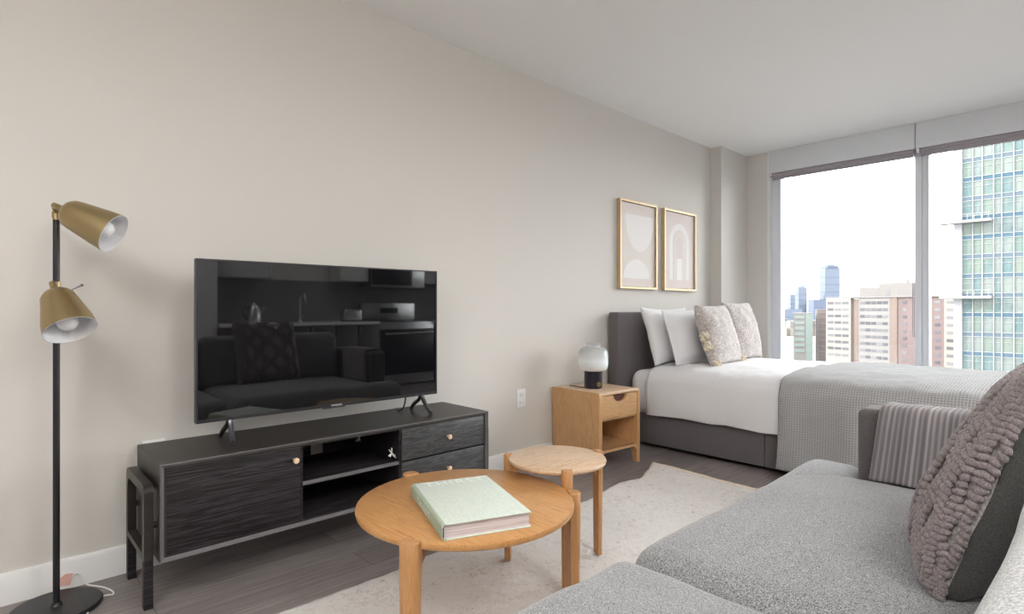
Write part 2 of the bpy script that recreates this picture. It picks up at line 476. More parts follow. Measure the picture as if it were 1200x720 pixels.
o = build('baseboard_left', bm, 'trim'); o['kind'] = 'structure'
bm = bmesh.new()
bm_prism(bm, [(XR, 0), (XR - .015, 0), (XR - .015, .105), (XR - .009, .117), (XR, .117)], 'y', YF, 1.0)
o = build('baseboard_right', bm, 'trim'); o['kind'] = 'structure'
struct('baseboard_corner', 'trim', [(.115, .13, 5.42, YB, 0, .117), (0, .13, 5.405, 5.42, 0, .117)])

# windows: frame bars and a pane each
wz1 = 2.56
def window(name, x0, x1, l, r):
    w = bpy.data.objects.new(name, None); COL.objects.link(w); w['kind'] = 'structure'; w.location = (x0, YB + .1, WZ + .025)
    bm = bmesh.new(); h = wz1 - WZ - .025
    bm_box(bm, 0, l, -.025, .065, 0, h, .004); bm_box(bm, x1 - x0 - r, x1 - x0, -.025, .065, 0, h, .004)
    bm_box(bm, l, x1 - x0 - r, -.02, .06, 0, .07, .003); bm_box(bm, l, x1 - x0 - r, -.02, .06, h - .09, h, .003)
    bm_box(bm, l - .012, l, -.04, -.025, 0, h); 
    build('window_frame', bm, 'alu', w)
    box_part('window_pane', 'pane', w, (l, x1 - x0 - r, .018, .024, .07, h - .09))
window('window_1', .352, 1.660, .095, .055)
window('window_2', 1.662, 3.22, .050, .055)
window('window_3', 3.222, WX1 - .002, .055, .09)
struct('trim_3', 'alu', [(WX0, WX1, YB + .07, YB + .28, wz1, H)])

def blind(x0, x1, label, chain):
    t = thing('roller_blind', label, 'blind', ((x0 + x1) / 2, YB + .035, H), 0, 'roller blinds over the windows')
    hw = (x1 - x0) / 2
    bm = bmesh.new(); bm_box(bm, -hw, hw, -.045, -.030, -.228, 0, .002); bm_box(bm, -hw, hw, -.030, .03, -.004, 0)
    build('fascia', bm, 'cassette', t)
    bm = bmesh.new(); bm_cyl(bm, (-hw + .03, .0, -.235), (hw - .02, .0, -.235), .026, seg=24)
    bm_box(bm, -hw + .03, hw - .02, -.012, -.008, -.290, -.235)
    build('rolled_fabric', bm, 'blind_cloth', t)
    bm = bmesh.new(); bm_box(bm, -hw + .03, hw - .02, -.018, -.002, -.298, -.283, .003); build('bottom_bar', bm, 'blind_cloth', t)
    bm = bmesh.new(); bm_box(bm, -hw + .002, -hw + .022, -.028, .028, -.262, -.01, .004); build('end_bracket', bm, 'white_plastic', t)
    if chain:
        bm = bmesh.new(); bm_tube(bm, [(hw - .018, -.03, -.23), (hw - .018, -.03, -1.0), (hw - .018, -.03, -1.9)], .0028, 6)
        bm_tube(bm, [(hw - .006, -.03, -.23), (hw - .006, -.03, -1.0), (hw - .006, -.03, -1.9)], .0028, 6)
        build('bead_chain', bm, 'blind_cloth', t)
    return t
blind(.352, 1.622, 'rolled-up roller blind above the left window, next to the wall corner', True)
blind(1.628, 3.22, 'rolled-up roller blind above the right window, in front of the glass tower', False)
blind(3.226, WX1 - .004, 'rolled-up roller blind at the right end, beyond the sofa', False)

# ---------------------------------------------------------------- outlets
def outlet(y, z, label):
    t = thing('wall_outlet', label, 'outlet', (0, y, z))
    bm = bmesh.new(); bm_box(bm, 0, .006, -.042, .042, -.065, .065, .003); build('cover_plate', bm, 'white_plastic', t)
    for s in (-1, 1):
        bm = bmesh.new(); bm_box(bm, .006, .009, -.017, .017, s * .026 - .016, s * .026 + .016, .004); k = build('socket', bm, 'white', t)
        bm = bmesh.new()
        for q in (-1, 1): bm_box(bm, .009, .0093, q * .006 - .001, q * .006 + .001, s * .026 - .004, s * .026 + .006)
        build('slot', bm, 'black', k)
outlet(2.709, .470, 'white wall outlet on the long wall between the television stand and the nightstand')
outlet(.520, .470, 'white wall outlet mostly hidden behind the left end of the television stand')

# ---------------------------------------------------------------- framed prints
def arc(cx, cz, rx, rz, a0, a1, n=24):
    return [(cx + rx * math.cos(R(a0 + (a1 - a0) * i / n)), cz + rz * math.sin(R(a0 + (a1 - a0) * i / n))) for i in range(n + 1)]
MT['print_pink'] = plain('dusty_pink_print', (.74, .66, .635), .8)
MT['print_beige'] = plain('warm_beige_print', (.74, .70, .66), .8)
MT['print_white'] = plain('off_white_shape', (.83, .81, .80), .8)
def framed(y0, y1, label, kind):
    z0, z1 = 1.262, 2.012; w = y1 - y0; h = z1 - z0
    t = thing('picture_frame', label, 'picture', (0, (y0 + y1) / 2, z0), 0)
    bm = bmesh.new(); f = .018
    bm_ring_prism(bm, [(-w/2, 0), (w/2, 0), (w/2, h), (-w/2, h)], [(-w/2+f, f), (w/2-f, f), (w/2-f, h-f), (-w/2+f, h-f)], 'x', .002, .038)
    build('frame', bm, 'gold_frame', t)
    p = box_part('print', 'print_pink' if kind == 2 else 'print_beige', t, (.004, .020, -w/2+f+.004, w/2-f-.004, f+.004, h-f-.004))
    iw = w / 2 - f - .02; x0, x1 = .020, .0206
    if kind == 1:
        bm = bmesh.new(); bm_ring_prism(bm, [(-iw, .04), (iw, .04), (iw, h-.04), (-iw, h-.04)], [(-iw+.035, .09), (iw-.035, .09), (iw-.035, h-.11), (-iw+.035, h-.11)], 'x', x0, x1); q = build('pink_border', bm, 'print_pink', p); q['label'] = 'dusty pink printed border'
        bm = bmesh.new(); bm_prism(bm, [(-iw + .04, .635)] + arc(.025, .635, iw - .02, .315, 180, 360)[0:] , 'x', x0 + .0008, x1 + .0008); build('bowl_shape', bm, 'print_white', p)
        bm = bmesh.new(); bm_prism(bm, arc(-.02, .09, iw - .045, .165, 0, 180), 'x', x0 + .0008, x1 + .0008); build('dome_shape', bm, 'print_white', p)
    else:
        def arch(a, z, s): return arc(0, z, a, a * 1.1, 0, 180) + [(-a, s), ]
        for nme, mt, ro, ri, dz in (('outer_arch', 'print_white', .175, .120, 0), ('inner_arch', 'print_beige', .105, .055, .0)):
            out = [(ro, .10)] + arc(0, .44, ro, ro * 1.1, 0, 180) + [(-ro, .10)]
            inn = [(ri, .10)] + arc(0, .44, ri, ri * 1.1, 0, 180) + [(-ri, .10)]
            bm = bmesh.new()
            A = [[bm.verts.new((x, a, b)) for a, b in L] for x in (x0, x1) for L in (out, inn)]
            for i in range(len(out) - 1):
                bm.faces.new((A[2][i], A[2][i+1], A[3][i+1], A[3][i])); bm.faces.new((A[0][i], A[0][i+1], A[2][i+1], A[2][i])); bm.faces.new((A[1][i], A[1][i+1], A[3][i+1], A[3][i]))
            build(nme, bm, mt, p)
        box_part('base_block', 'print_white', p, (x0, x1, -.05, .05, .10, .30))
framed(3.817, 4.372, 'gold-framed print with a white bowl shape above a white dome, left of the pair', 1)
framed(4.491, 5.059, 'gold-framed pink print with nested arches, right of the pair', 2)

# ---------------------------------------------------------------- television stand
SX = .46; SY0, SY1 = .455, 2.015; ST = .53; SB = .175
t = thing('television_stand', 'low black wooden television stand with two drawers, a left door and open shelves', 'tv stand', (.245, (SY0 + SY1) / 2, 0))
ox, oy = .245, (SY0 + SY1) / 2
def L(b): return (b[0] - ox, b[1] - ox, b[2] - oy, b[3] - oy, b[4], b[5])
def sb(name, mat, boxes, parent=t, bevel=0):
    bm = bmesh.new()
    for b in boxes: bm_box(bm, *L(b), bevel=bevel)
    return build(name, bm, mat, parent)
BK = .035; th = .022
sb('top_panel', 'ebony_top', [(BK, SX - .012, SY0, SY1, ST - th, ST)])
for ya, yb in ((SY0, SY0 + th), (SY1 - th, SY1)):
    sb('side_panel', 'ebony_top', [(BK, SX - .012, ya, yb, SB, ST - th)])
sb('bottom_panel', 'ebony', [(BK, SX - .012, SY0 + th, SY1 - th, SB, SB + th)])
# bevelled front edge: a mitred frame
bm = bmesh.new()
oo = [(SY0 - oy, SB), (SY1 - oy, SB), (SY1 - oy, ST), (SY0 - oy, ST)]
k = .022
ii = [(SY0 + k - oy, SB + k), (SY1 - k - oy, SB + k), (SY1 - k - oy, ST - k), (SY0 + k - oy, ST - k)]
xa, xb = SX - .012 - ox, SX - ox; xc = SX - .020 - ox
Vo0 = [bm.verts.new((xa, a, b)) for a, b in oo]; Vo1 = [bm.verts.new((xb - .001, a, b)) for a, b in oo]; Vi = [bm.verts.new((xc, a, b)) for a, b in ii]
Vm = [bm.verts.new((xb, a + (1 if a < 0 else -1) * .002, b + (.002 if b < .3 else -.002))) for a, b in oo]
for i in range(4):
    j = (i + 1) % 4
    bm.faces.new((Vo0[i], Vo0[j], Vo1[j], Vo1[i])); bm.faces.new((Vo1[i], Vo1[j], Vm[j], Vm[i])); bm.faces.new((Vm[i], Vm[j], Vi[j], Vi[i])); bm.faces.new((Vo0[j], Vo0[i], Vi[i], Vi[j]))
o = build('front_bevel', bm, 'bevel', t, angle=10); o['label'] = 'charcoal bevelled front edge'
YD1, YD2 = .968, 1.478
sb('divider', 'ebony', [(BK + .01, SX - .022, YD1, YD1 + .018, SB + th, ST - th)])
sb('divider', 'ebony', [(BK + .01, SX - .022, YD2 - .018, YD2, SB + th, ST - th)])
o = sb('shelf', 'ebony', [(BK + .01, SX - .030, YD1 + .018, YD2 - .018, .338, .352)])
o2 = sb('shelf_edge', 'bevel', [(SX - .030, SX - .022, YD1 + .018, YD2 - .018, .338, .354)], parent=o)
# back panel with arched cable cut-out
bm = bmesh.new()
hy, hz, hr = 1.225 - oy, .355, .034
outer = [(SY0 + th - oy, SB + th), (SY1 - th - oy, SB + th), (SY1 - th - oy, ST - th), (SY0 + th - oy, ST - th)]
hole = [(hy - hr, hz), (hy + hr, hz)] + arc(hy, hz + .040, hr, .030, 0, 180, 10)
ring = []
# stitched panel: strips around the cut-out
y0_, y1_ = outer[0][0], outer[1][0]; z0_, z1_ = SB + th, ST - th; xq0, xq1 = BK - ox, BK + .008 - ox
bm_box(bm, xq0, xq1, y0_, hy - hr, z0_, z1_); bm_box(bm, xq0, xq1, hy + hr, y1_, z0_, z1_); bm_box(bm, xq0, xq1, hy - hr, hy + hr, z0_, hz)
poly = [(hy - hr, z1_), (hy - hr, hz + .040)] + arc(hy, hz + .040, hr, .030, 180, 0, 10)[1:-1] + [(hy + hr, hz + .040), (hy + hr, z1_)]
bm_prism(bm, poly, 'x', xq0, xq1)
build('back_panel', bm, 'ebony', t)
def knob(parent, y, z, x=SX - .010):
    bm = bmesh.new(); mt = Matrix.Translation((x - ox, y - oy, z)) @ Matrix.Rotation(R(90), 4, 'Y')
    bm_lathe(bm, [(.006, -.004), (.006, .006), (.010, .010), (.012, .016), (.0125, .022), (.010, .0245), (0, .025)], 20, mt)
    o = build('knob', bm, 'knob_wood', parent); o['label'] = 'pale wooden knob'
d = sb('door', 'ebony', [(SX - .032, SX - .013, SY0 + .019, YD1 + .003, SB + .019, ST - .019)], bevel=.001)
knob(d, .945, .458)
for za, zb in ((.354, ST - .019), (SB + .019, .346)):
    d = sb('drawer', 'ebony_grey', [(SX - .032, SX - .013, YD2 - .006, SY1 - .019, za, zb)], bevel=.001)
    knob(d, 1.745, (za + zb) / 2)
# end leg frames
def rr(x0, x1, z0, z1, rt, n=6):   # rounded top corners
    return [(x0, z0), (x1, z0)] + arc(x1 - rt, z1 - rt, rt, rt, 0, 90, n) + arc(x0 + rt, z1 - rt, rt, rt, 90, 180, n)
for ya, yb in ((SY0 - .042, SY0 - .012), (SY1 + .012, SY1 + .042)):
    bm = bmesh.new()
    xo0, xo1 = .058 - ox, .412 - ox
    out = rr(xo0, xo1, .178, .455, .035)
    inn = rr(xo0 + .034, xo1 - .034, .200, .418, .03)
    bm_ring_prism(bm, out, inn, 'y', ya - oy, yb - oy)
    for qx in (.075, .395):
        bm_cyl(bm, (qx - ox, min(ya, SY1) - oy + .015, .30), (qx - ox, (SY0 if ya < 1 else SY1) - oy, .30), .012, seg=12)
    f = build('leg_frame', bm, 'ebony_top', t)
    for xa_, xb_ in ((.058, .092), (.378, .412)):
        bm = bmesh.new(); bm_box(bm, xa_ - ox, xb_ - ox, ya - oy, yb - oy, 0, .178, .003)
        build('leg', bm, 'ebony', t)

def cable_tie(loc, label, rot):
    bm = bmesh.new()
    for pts in ([(0, -.020, -.004), (0, -.004, .002), (0, .012, -.020), (0, .022, -.024)], [(0, -.010, .026), (0, -.003, .010), (0, .004, .000), (0, .014, -.012)], [(0, .006, .030), (0, .002, .012), (0, -.002, .002)], [(0, -.004, .002), (0, -.012, -.010)]):
        bm_tube(bm, [(a + i * .002, b, c) for i, (a, b, c) in enumerate(pts)], .0028, 8)
    o = build('cable_tie', bm, 'white_plastic'); o.location = loc; o.rotation_euler = (rot, 0, 0)
    tag(o, label, 'cable tie')
cable_tie((BK + .012, 1.455, .392), 'white twisted cable tie on the back of the open upper shelf', 0)
cable_tie((.405, 1.440, .386), 'white twisted cable tie hanging by the drawer divider, nearer the front', .2)

# ---------------------------------------------------------------- television
TX = .25; ty0, ty1, tz0, tz1 = .620, 1.816, .625, 1.303
t = thing('television', 'large black flat-screen television on two splayed feet, on the black stand', 'television', (TX, (ty0 + ty1) / 2, ST))
W = (ty1 - ty0) / 2; a, b = tz0 - ST, tz1 - ST
bm = bmesh.new(); bm_box(bm, -.028, .0, -W, W, a, b, .003); bm_box(bm, -.062, -.028, -W * .8, W * .8, a + .03, b - .2, .01)
build('housing', bm, 'black_plastic', t)
bm = bmesh.new(); bm_ring_prism(bm, [(-W, a), (W, a), (W, b), (-W, b)], [(-W + .007, a + .014), (W - .007, a + .014), (W - .007, b - .006), (-W + .007, b - .006)], 'x', -.002, .005)
build('bezel', bm, 'grey_metal', t)
box_part('screen', 'screen', t, (-.001, .003, -W + .007, W - .007, a + .014, b - .006))
bm = bmesh.new(); bm_box(bm, -.015, .006, -.055, .055, a - .006, a + .002, .002); build('sensor_bar', bm, 'black_plastic', t)
mt = Matrix.Translation((.0052, .01, a + .007)) @ Matrix.Rotation(R(90), 4, 'Z') @ Matrix.Rotation(R(90), 4, 'X')
text_part('logo', 'SAMSUNG', .011, 'white_plastic', t, mt, .0003, 1.1)
for s, yy in ((-1, .752), (1, 1.725)):
    yl = yy - (ty0 + ty1) / 2
    f = bmesh.new()
    bm_tube(f, [(-.012, yl, a + .012), (.004, yl, a - .020), (.040, yl + s * .004, .030), (.066, yl + s * .008, .009)], lambda q: .0125 - .003 * q, 8)
    bm_tube(f, [(-.012, yl, a + .012), (-.03, yl, a - .022), (-.085, yl + s * .002, .040), (-.120, yl + s * .004, .009)], lambda q: .0125 - .003 * q, 8)
    bm_cyl(f, (.066, yl + s * .008, .001), (.066, yl + s * .008, .010), .008, seg=10); bm_cyl(f, (-.120, yl + s * .004, .001), (-.120, yl + s * .004, .010), .008, seg=10)
    build('foot', f, 'gunmetal', t)
bm = bmesh.new(); bm_tube(bm, [(-.05, .44, a + .15), (-.055, .435, a), (-.07, .43, .03), (-.13, .44, .006), (-.19, .46, .0045)], .004, 8); build('power_cable', bm, 'black', t)

# ---------------------------------------------------------------- floor lamp
LPX, LPY = .181, .183
t = thing('floor_lamp', 'black floor lamp with two brass shades, left of the television', 'floor lamp', (LPX, LPY, 0))
bm = bmesh.new(); bm_lathe(bm, [(0, 0), (.135, 0), (.138, .004), (.138, .013), (.134, .018), (.02, .019), (.016, .024), (.0145, .032), (0, .032)], 56); build('base', bm, 'black', t)
bm = bmesh.new(); bm_cyl(bm, (0, 0, .03), (0, 0, 1.420), .0105, seg=20); build('pole', bm, 'black', t)
bm = bmesh.new(); bm_cyl(bm, (0, 0, 1.42), (0, 0, 1.456), .0112, seg=20); build('pole_cap', bm, 'brass', t)
Fv = Vector((-.730, .683, 0)); Rv = Vector((.683, .730, 0)); Zv = Vector((0, 0, 1))
def shade(apex, axis, L_, r):
    """bell shade: apex = start of the neck, axis = direction towards the mouth"""
    u, w = frame_of(axis); M3 = Matrix((u, w, axis.normalized())).transposed().to_4x4(); M4 = Matrix.Translation(apex) @ M3
    prof = [(.009, .0), (.0105, .008), (.011, .03), (.022, .040), (.040, .050), (.051, .066), (.055, .085), (r * .93, L_ * .80), (r, L_)]
    bm = bmesh.new(); bm_lathe(bm, [(0, -.001)] + prof, 48, M4)
    s = build('shade', bm, 'brass', t, angle=60)
    bm = bmesh.new(); bm_lathe(bm, [(r, L_), (r - .0022, L_ + .0005)] + [(max(a_ - .003, .001), b_ + .001) for a_, b_ in prof[::-1][:-3][1:]] + [(.0, .045)], 48, M4)
    q = build('shade_lining', bm, 'white', s, angle=60); q['label'] = 'white enamel inside of the shade'
    bm = bmesh.new(); c = L_ - .050
    bm_lathe(bm, [(.014, .05), (.014, c - .04), (.022, c - .022), (.031, c), (.033, c + .012), (.029, c + .03), (.016, c + .042), (0, c + .045)], 28, M4)
    build('bulb', bm, 'bulb', t)
    return M4
ap = Vector((LPX, LPY, 0)); base = Vector((LPX, LPY, 0))
apU = Vector((0, 0, 1.470)) - Fv * .030 + Rv * .012
view = (Vector((2.8, 0, 1.1)) - Vector((.18, .18, 1.3))).normalized()
tang = (Rv - view * Rv.dot(view)).normalized()
axU = tang * .84 * math.cos(R(25)) + Zv * -.50 * math.cos(R(25)) + view * math.sin(R(26))
axU.normalize(); MU = shade(apU, axU, .222, .074)
apL = Vector((0, 0, 1.195)) + view * .045 - tang * .012
axL = tang * .28 + Zv * -.90 + view * .62
axL.normalize(); ML = shade(apL, axL, .208, .080)
for apx, nme, z in ((apU, 'shade_joint', 1.438), (apL, 'shade_joint', 1.185)):
    bm = bmesh.new(); bm_cyl(bm, (0, 0, z), apx + Vector((0, 0, -.003)), .006, seg=12); bm_cyl(bm, (0, 0, z - .010), (0, 0, z + .010), .0135, seg=16)
    build(nme, bm, 'brass', t)
bm = bmesh.new(); p0 = ML @ Vector((0, 0, 0)); q0 = apL + axL * .055 + (tang * .9 + Zv * .35 + view * .2).normalized() * .046; q1 = q0 + (tang * .9 + Zv * .5).normalized() * .030
bm_cyl(bm, q0, q1, .0022, .003, 10); bm_cyl(bm, q1 - Vector((0, 0, .0)), q1 + (tang * .9 + Zv * .5).normalized() * .008, .005, .0045, 10)
o = build('switch', bm, 'gunmetal', t); o['label'] = 'small dark turn switch'
bm = bmesh.new()
def W2L(p): return (p[0] - LPX, p[1] - LPY, p[2])
bm_tube(bm, [W2L(p) for p in ((.022, .243, .045), (.022, .252, .056), (.022, .265, .05), (.024, .279, .014), (.040, .292, .004), (.10, .330, .004), (.16, .352, .004), (.195, .350, .004), (.190, .325, .006), (.22, .300, .010), (.27, .272, .006), (.33, .250, .004), (.42, .22, .004))], .0028, 8)
o = build('power_cord', bm, 'white_plastic', t); o['label'] = 'white power cord with a pink tag'
bm = bmesh.new(); bm_prism(bm, [(.200 - LPY, .022), (.236 - LPY, .016), (.246 - LPY, .058), (.222 - LPY, .062), (.204 - LPY, .050)], 'x', .018 - LPX, .0195 - LPX); build('tag', bm, 'pink_paper', o)

# ---------------------------------------------------------------- nightstand
t = thing('nightstand', 'light oak nightstand with one drawer and an open shelf, beside the bed', 'nightstand', (.255, 3.215, 0), R(-4))
hx, hy_ = .23, .215; zt = .525
def side(y0, y1, name='side_panel'):
    bm = bmesh.new()
    pts = [(-hx, 0), (-hx + .045, 0), (-hx + .05, .075), (-hx + .075, .10), (hx - .075, .10), (hx - .05, .075), (hx - .045, 0), (hx, 0), (hx, zt - .025)] + arc(hx - .02, zt - .024, .02, .0235, 0, 90, 5)[1:] + [(-hx, zt - .001)]
    bm_prism(bm, pts, 'y', y0, y1, .004); return build(name, bm, 'oak_v', t)
side(-hy_, -hy_ + .030); side(hy_ - .030, hy_)
bm = bmesh.new(); bm_box(bm, -hx, hx - .004, -hy_ + .006, hy_ - .006, zt - .022, zt, .006, 3); build('top_panel', bm, 'oak_sheen', t)
bm = bmesh.new(); bm_box(bm, -hx + .005, -hx + .015, -hy_ + .024, hy_ - .024, .10, zt - .022); build('back_panel', bm, 'oak_v', t)
bm = bmesh.new(); bm_box(bm, -hx + .015, hx - .012, -hy_ + .024, hy_ - .024, .115, .135)
pts = [(-hy_ + .022, .05), (-hy_ + .028, .05)] + arc(-hy_ + .068, .075, .04, .04, 180, 90, 6) + arc(hy_ - .068, .075, .04, .04, 90, 0, 6) + [(hy_ - .028, .05), (hy_ - .022, .05), (hy_ - .022, .135), (-hy_ + .022, .135)]
bm_prism(bm, pts, 'x', hx - .025, hx - .006); build('shelf', bm, 'oak_h', t)
bm = bmesh.new(); bm_box(bm, -hx + .015, hx - .02, -hy_ + .024, hy_ - .024, .328, .342); build('drawer_rail', bm, 'oak_h', t)
bm = bmesh.new()
wd = hy_ - .033
pts = [(-wd, .345), (wd, .345), (wd, zt - .025)] + arc(.0, zt - .025, .072, .048, 0, -180, 14) + [(-wd, zt - .025)]
bm_prism(bm, pts, 'x', hx - .022, hx - .002); d = build('drawer', bm, 'oak_h', t)
bm = bmesh.new(); bm_box(bm, hx - .05, hx - .024, -wd, wd, .35, zt - .03); o = build('drawer_box', bm, plain('dark_red_brown_recess', (.10, .035, .025), .6), d); o['label'] = 'dark finger-pull recess'

# table lamp on the nightstand
t = thing('table_lamp', 'small table lamp with frosted glass globe and black base, on the nightstand', 'table lamp', (.265, 3.175, .525))
bm = bmesh.new(); bm_lathe(bm, [(0, 0), (.060, 0), (.064, .004), (.064, .118), (.060, .122), (0, .122)], 48); build('base', bm, plain('black_lamp_base', (.016, .012, .022), .28), t)
bm = bmesh.new(); bm_lathe(bm, [(.058, .122), (.085, .128), (.102, .145), (.107, .17), (.107, .225), (.104, .255), (.094, .276), (.074, .290), (.053, .295), (.050, .302), (.050, .312), (.054, .318), (.051, .318), (.047, .312), (.047, .300), (.051, .292), (.072, .286), (.090, .272), (.100, .252), (.103, .225), (.103, .17), (.098, .147), (.083, .132), (.058, .126)], 56)
build('glass_shade', bm, 'jar', t, angle=60)
bm = bmesh.new(); bm_lathe(bm, [(.018, .122), (.018, .15), (.026, .175), (.030, .20), (.022, .225), (0, .232)], 28); build('bulb', bm, 'bulb', t)
bm = bmesh.new(); dv = (Vector((2.8, 0, 0)) - Vector((.265, 3.175, 0))).normalized(); dv = Matrix.Rotation(R(32), 3, 'Z') @ dv
pk = dv * .062 + Vector((0, 0, .034)); bm_cyl(bm, pk, pk + dv * .012, .017, .017, 24); bm_cyl(bm, pk + dv * .012, pk + dv * .014, .014, .012, 24)
o = build('dimmer_knob', bm, 'brass', t); o['label'] = 'round brass dimmer knob'
bm = bmesh.new(); bm_tube(bm, [(-.03, -.05, .006), (-.07, -.06, .004), (-.12, -.045, .004), (-.18, -.05, .004)], .003, 8); build('power_cord', bm, 'black', t)

# ---------------------------------------------------------------- coffee tables
RZ = .014
def ctable(c, r, z, legs, label, top_mat, leg_w, name='coffee_table', lm='oak_leg', topth=.026):
    t = thing(name, label, 'coffee table' if r > .3 else 'side table', (c[0], c[1], RZ))
    z -= RZ
    bm = bmesh.new()
    bm_lathe(bm, [(0, z - topth), (r - .012, z - topth), (r - .003, z - topth + .006), (r, z - .008), (r - .002, z - .002), (r - .006, z), (0, z)], 96)
    top = build('tabletop', bm, top_mat, t)
    for (lx, ly) in legs:
        d = Vector((lx - c[0], ly - c[1], 0)); ang = math.atan2(d.y, d.x); rl = d.length
        bm = bmesh.new()
        # D-shaped section, round face outward; swept up to a nub level with the top
        sec = [(-leg_w * .30, -leg_w * .5), (.0, -leg_w * .5)] + [(leg_w * .42 * math.cos(R(q)), leg_w * .5 * math.sin(R(q))) for q in range(-75, 76, 15)] + [(0, leg_w * .5), (-leg_w * .30, leg_w * .5)]
        prev = None
        for zz, s in ((0, .86), (z * .4, .93), (z * .8, 1), (z + .002, 1.0), (z + .005, .93)):
            ring = [bm.verts.new((a_ * s, b_ * s, zz)) for a_, b_ in sec]
            if prev:
                for i in range(len(sec)):
                    j = (i + 1) % len(sec); bm.faces.new((prev[i], prev[j], ring[j], ring[i]))
            else: bm.faces.new(ring[::-1])
            prev = ring
        bm.faces.new(prev)
        # curved bracket running in under the top
        zt_ = z - topth
        poly = [(-leg_w * .2, zt_ - .11)] + [(-leg_w * .2 - .085 * (1 - math.cos(R(q))), zt_ - .11 + .085 * math.sin(R(q))) for q in range(10, 91, 16)] + [(-leg_w * .2 - .16, zt_ - .016), (-leg_w * .2 - .16, zt_ - .0005), (-leg_w * .2, zt_ - .0005)]
        bm_prism(bm, poly, 'y', -leg_w * .30, leg_w * .30, .003)
        Mx = Matrix.Translation((d.x, d.y, 0)) @ Matrix.Rotation(ang, 4, 'Z')
        for v in bm.verts: v.co = Mx @ v.co
        build('leg', bm, lm, t)
    return t
def polar(c, r, a): return (c[0] + r * math.cos(R(a)), c[1] + r * math.sin(R(a)))
cb = (1.212, 1.262)
ctable(cb, .388, .408, [polar(cb, .401, a) for a in (-63, 57, 177)], 'large round oak coffee table with a green book on it', 'oak_top', .062)
cs = (1.190, 1.772)
ctable(cs, .208, .464, [polar(cs, .211, a) for a in (-37, 73, 218)], 'small round oak table tucked behind the larger coffee table', 'oak_sheen', .044, 'side_table', topth=.022)

# ---------------------------------------------------------------- book
bz = .408
A = Vector((1.056, 1.128)); B = Vector((1.165, 1.398)); Cc = Vector((1.448, .981))
ex = (Cc - A); Lb = ex.length; ex.normalize(); ey = (B - A); Wb = ey.length; ey.normalize()
ctr = A + ex * Lb / 2 + ey * Wb / 2
t = thing('book', 'thick pale green clothbound book lying on the large round table', 'book', (ctr.x, ctr.y, bz + .0008), math.atan2(ex.y, ex.x))
l, w, h = Lb / 2, Wb / 2, .048
bm = bmesh.new(); bm_box(bm, -l, l, -w + .012, w, h - .0035, h, .001); bm_box(bm, -l, l, -w + .012, w, 0, .0035, .001)
cov = build('cover', bm, 'book', t)
bm = bmesh.new(); pts = [(-w + .016, 0), (-w + .016, .0035), (-w + .008, .0035)] + [(-w + .0035, .008), (-w + .0025, h / 2), (-w + .0035, h - .008), (-w + .008, h - .0035)] + [(-w + .016, h - .0035), (-w + .016, h), (-w + .006, h - .0005), (-w + .001, h - .006), (-w - .001, h / 2), (-w + .001, .006), (-w + .006, .0005)]
bm_prism(bm, pts, 'x', -l, l); o = build('spine', bm, 'spine', t); o['label'] = 'green cloth spine with white lettering'
bm = bmesh.new(); bm_box(bm, -l + .006, l - .006, -w + .008, w - .006, .0036, h - .0036); build('page_block', bm, 'pages', t)
mt = Matrix.Translation((-l + .034, .010, h + .0002)) @ Matrix.Rotation(R(90), 4, 'Z')
text_part('title_lettering', 'THIRST', .060, 'letters', cov, mt, .0002, 1.22)
mt = Matrix.Translation((-.02, -w - .0012, h / 2)) @ Matrix.Rotation(R(90), 4, 'X')
text_part('spine_lettering', 'THIRST', .030, 'letters', o, mt, .0003, 1.9)

# ---------------------------------------------------------------- rug
def interp(tab, v):
    for (a0, b0), (a1, b1) in zip(tab, tab[1:]):
        if v <= a1: 
            q = (v - a0) / (a1 - a0); q = q * q * (3 - 2 * q) * .5 + q * .5
            return b0 + (b1 - b0) * q
    return tab[-1][1]
left = [(-.3, .75), (.80, .76), (1.25, .765), (1.42, .735), (1.9, .76), (2.48, .768), (2.88, .70), (3.07, .735), (3.20, .68), (3.40, .61)]
bm = bmesh.new(); nx, ny = 130, 210; g = []
for j in range(ny + 1):
    row = []
    for i in range(nx + 1):
        u = i / nx; v = j / ny; y = .25 + v * 3.11
        xl = interp(left, y + .03 * (1 - u)); x = xl + (2.62 - xl) * u
        y += .045 * v * (1 - u) ** 2 + .008 * math.sin(x * 9) * v
        e = min(u * nx, v * ny, (1 - u) * nx, (1 - v) * ny) / 3
        x += .006 * (noise.noise((x * 20, y * 20, 3)) if u < .02 else 0)
        z = .009 + .004 * noise.noise((x * 45, y * 45, 0)) + .003 * noise.noise((x * 110, y * 110, 5))
        if u < .2 and v > .9: z += .022 * (1 - u / .2) * (v - .9) / .1
        z = z if e > 1 else z * (.35 + .65 * e)
        row.append(bm.verts.new((x - 1.6, y - 1.8, max(z, .002))))
    g.append(row)
for j in range(ny):
    for i in range(nx): bm.faces.new((g[j][i], g[j][i + 1], g[j + 1][i + 1], g[j + 1][i]))
rim = [g[0][i] for i in range(nx + 1)] + [g[j][nx] for j in range(1, ny + 1)] + [g[ny][i] for i in range(nx - 1, -1, -1)] + [g[j][0] for j in range(ny - 1, 0, -1)]
low = [bm.verts.new((v.co.x, v.co.y, .0005)) for v in rim]
for i in range(len(rim)):
    j = (i + 1) % len(rim); bm.faces.new((rim[i], low[i], low[j], rim[j]))
hem_pts = [Vector(g[ny][i].co) for i in range(0, nx + 1, 3)]
o = build('rug', bm, 'rug', None, angle=180); o.location = (1.6, 1.8, 0); rug = o
tag(o, 'cream shaggy area rug under the coffee tables with a rumpled far corner', 'rug')
bm = bmesh.new()
for a_, b_ in zip(hem_pts, hem_pts[1:]):
    pass
bm_tube(bm, [p + Vector((0, .004, .001 + .002 * noise.noise(p * 30))) for p in hem_pts], .0085, 8, n=3)
h = build('hem', bm, 'cream', rug); h['label'] = 'pale cream bound edge'
for q in range(0): pass

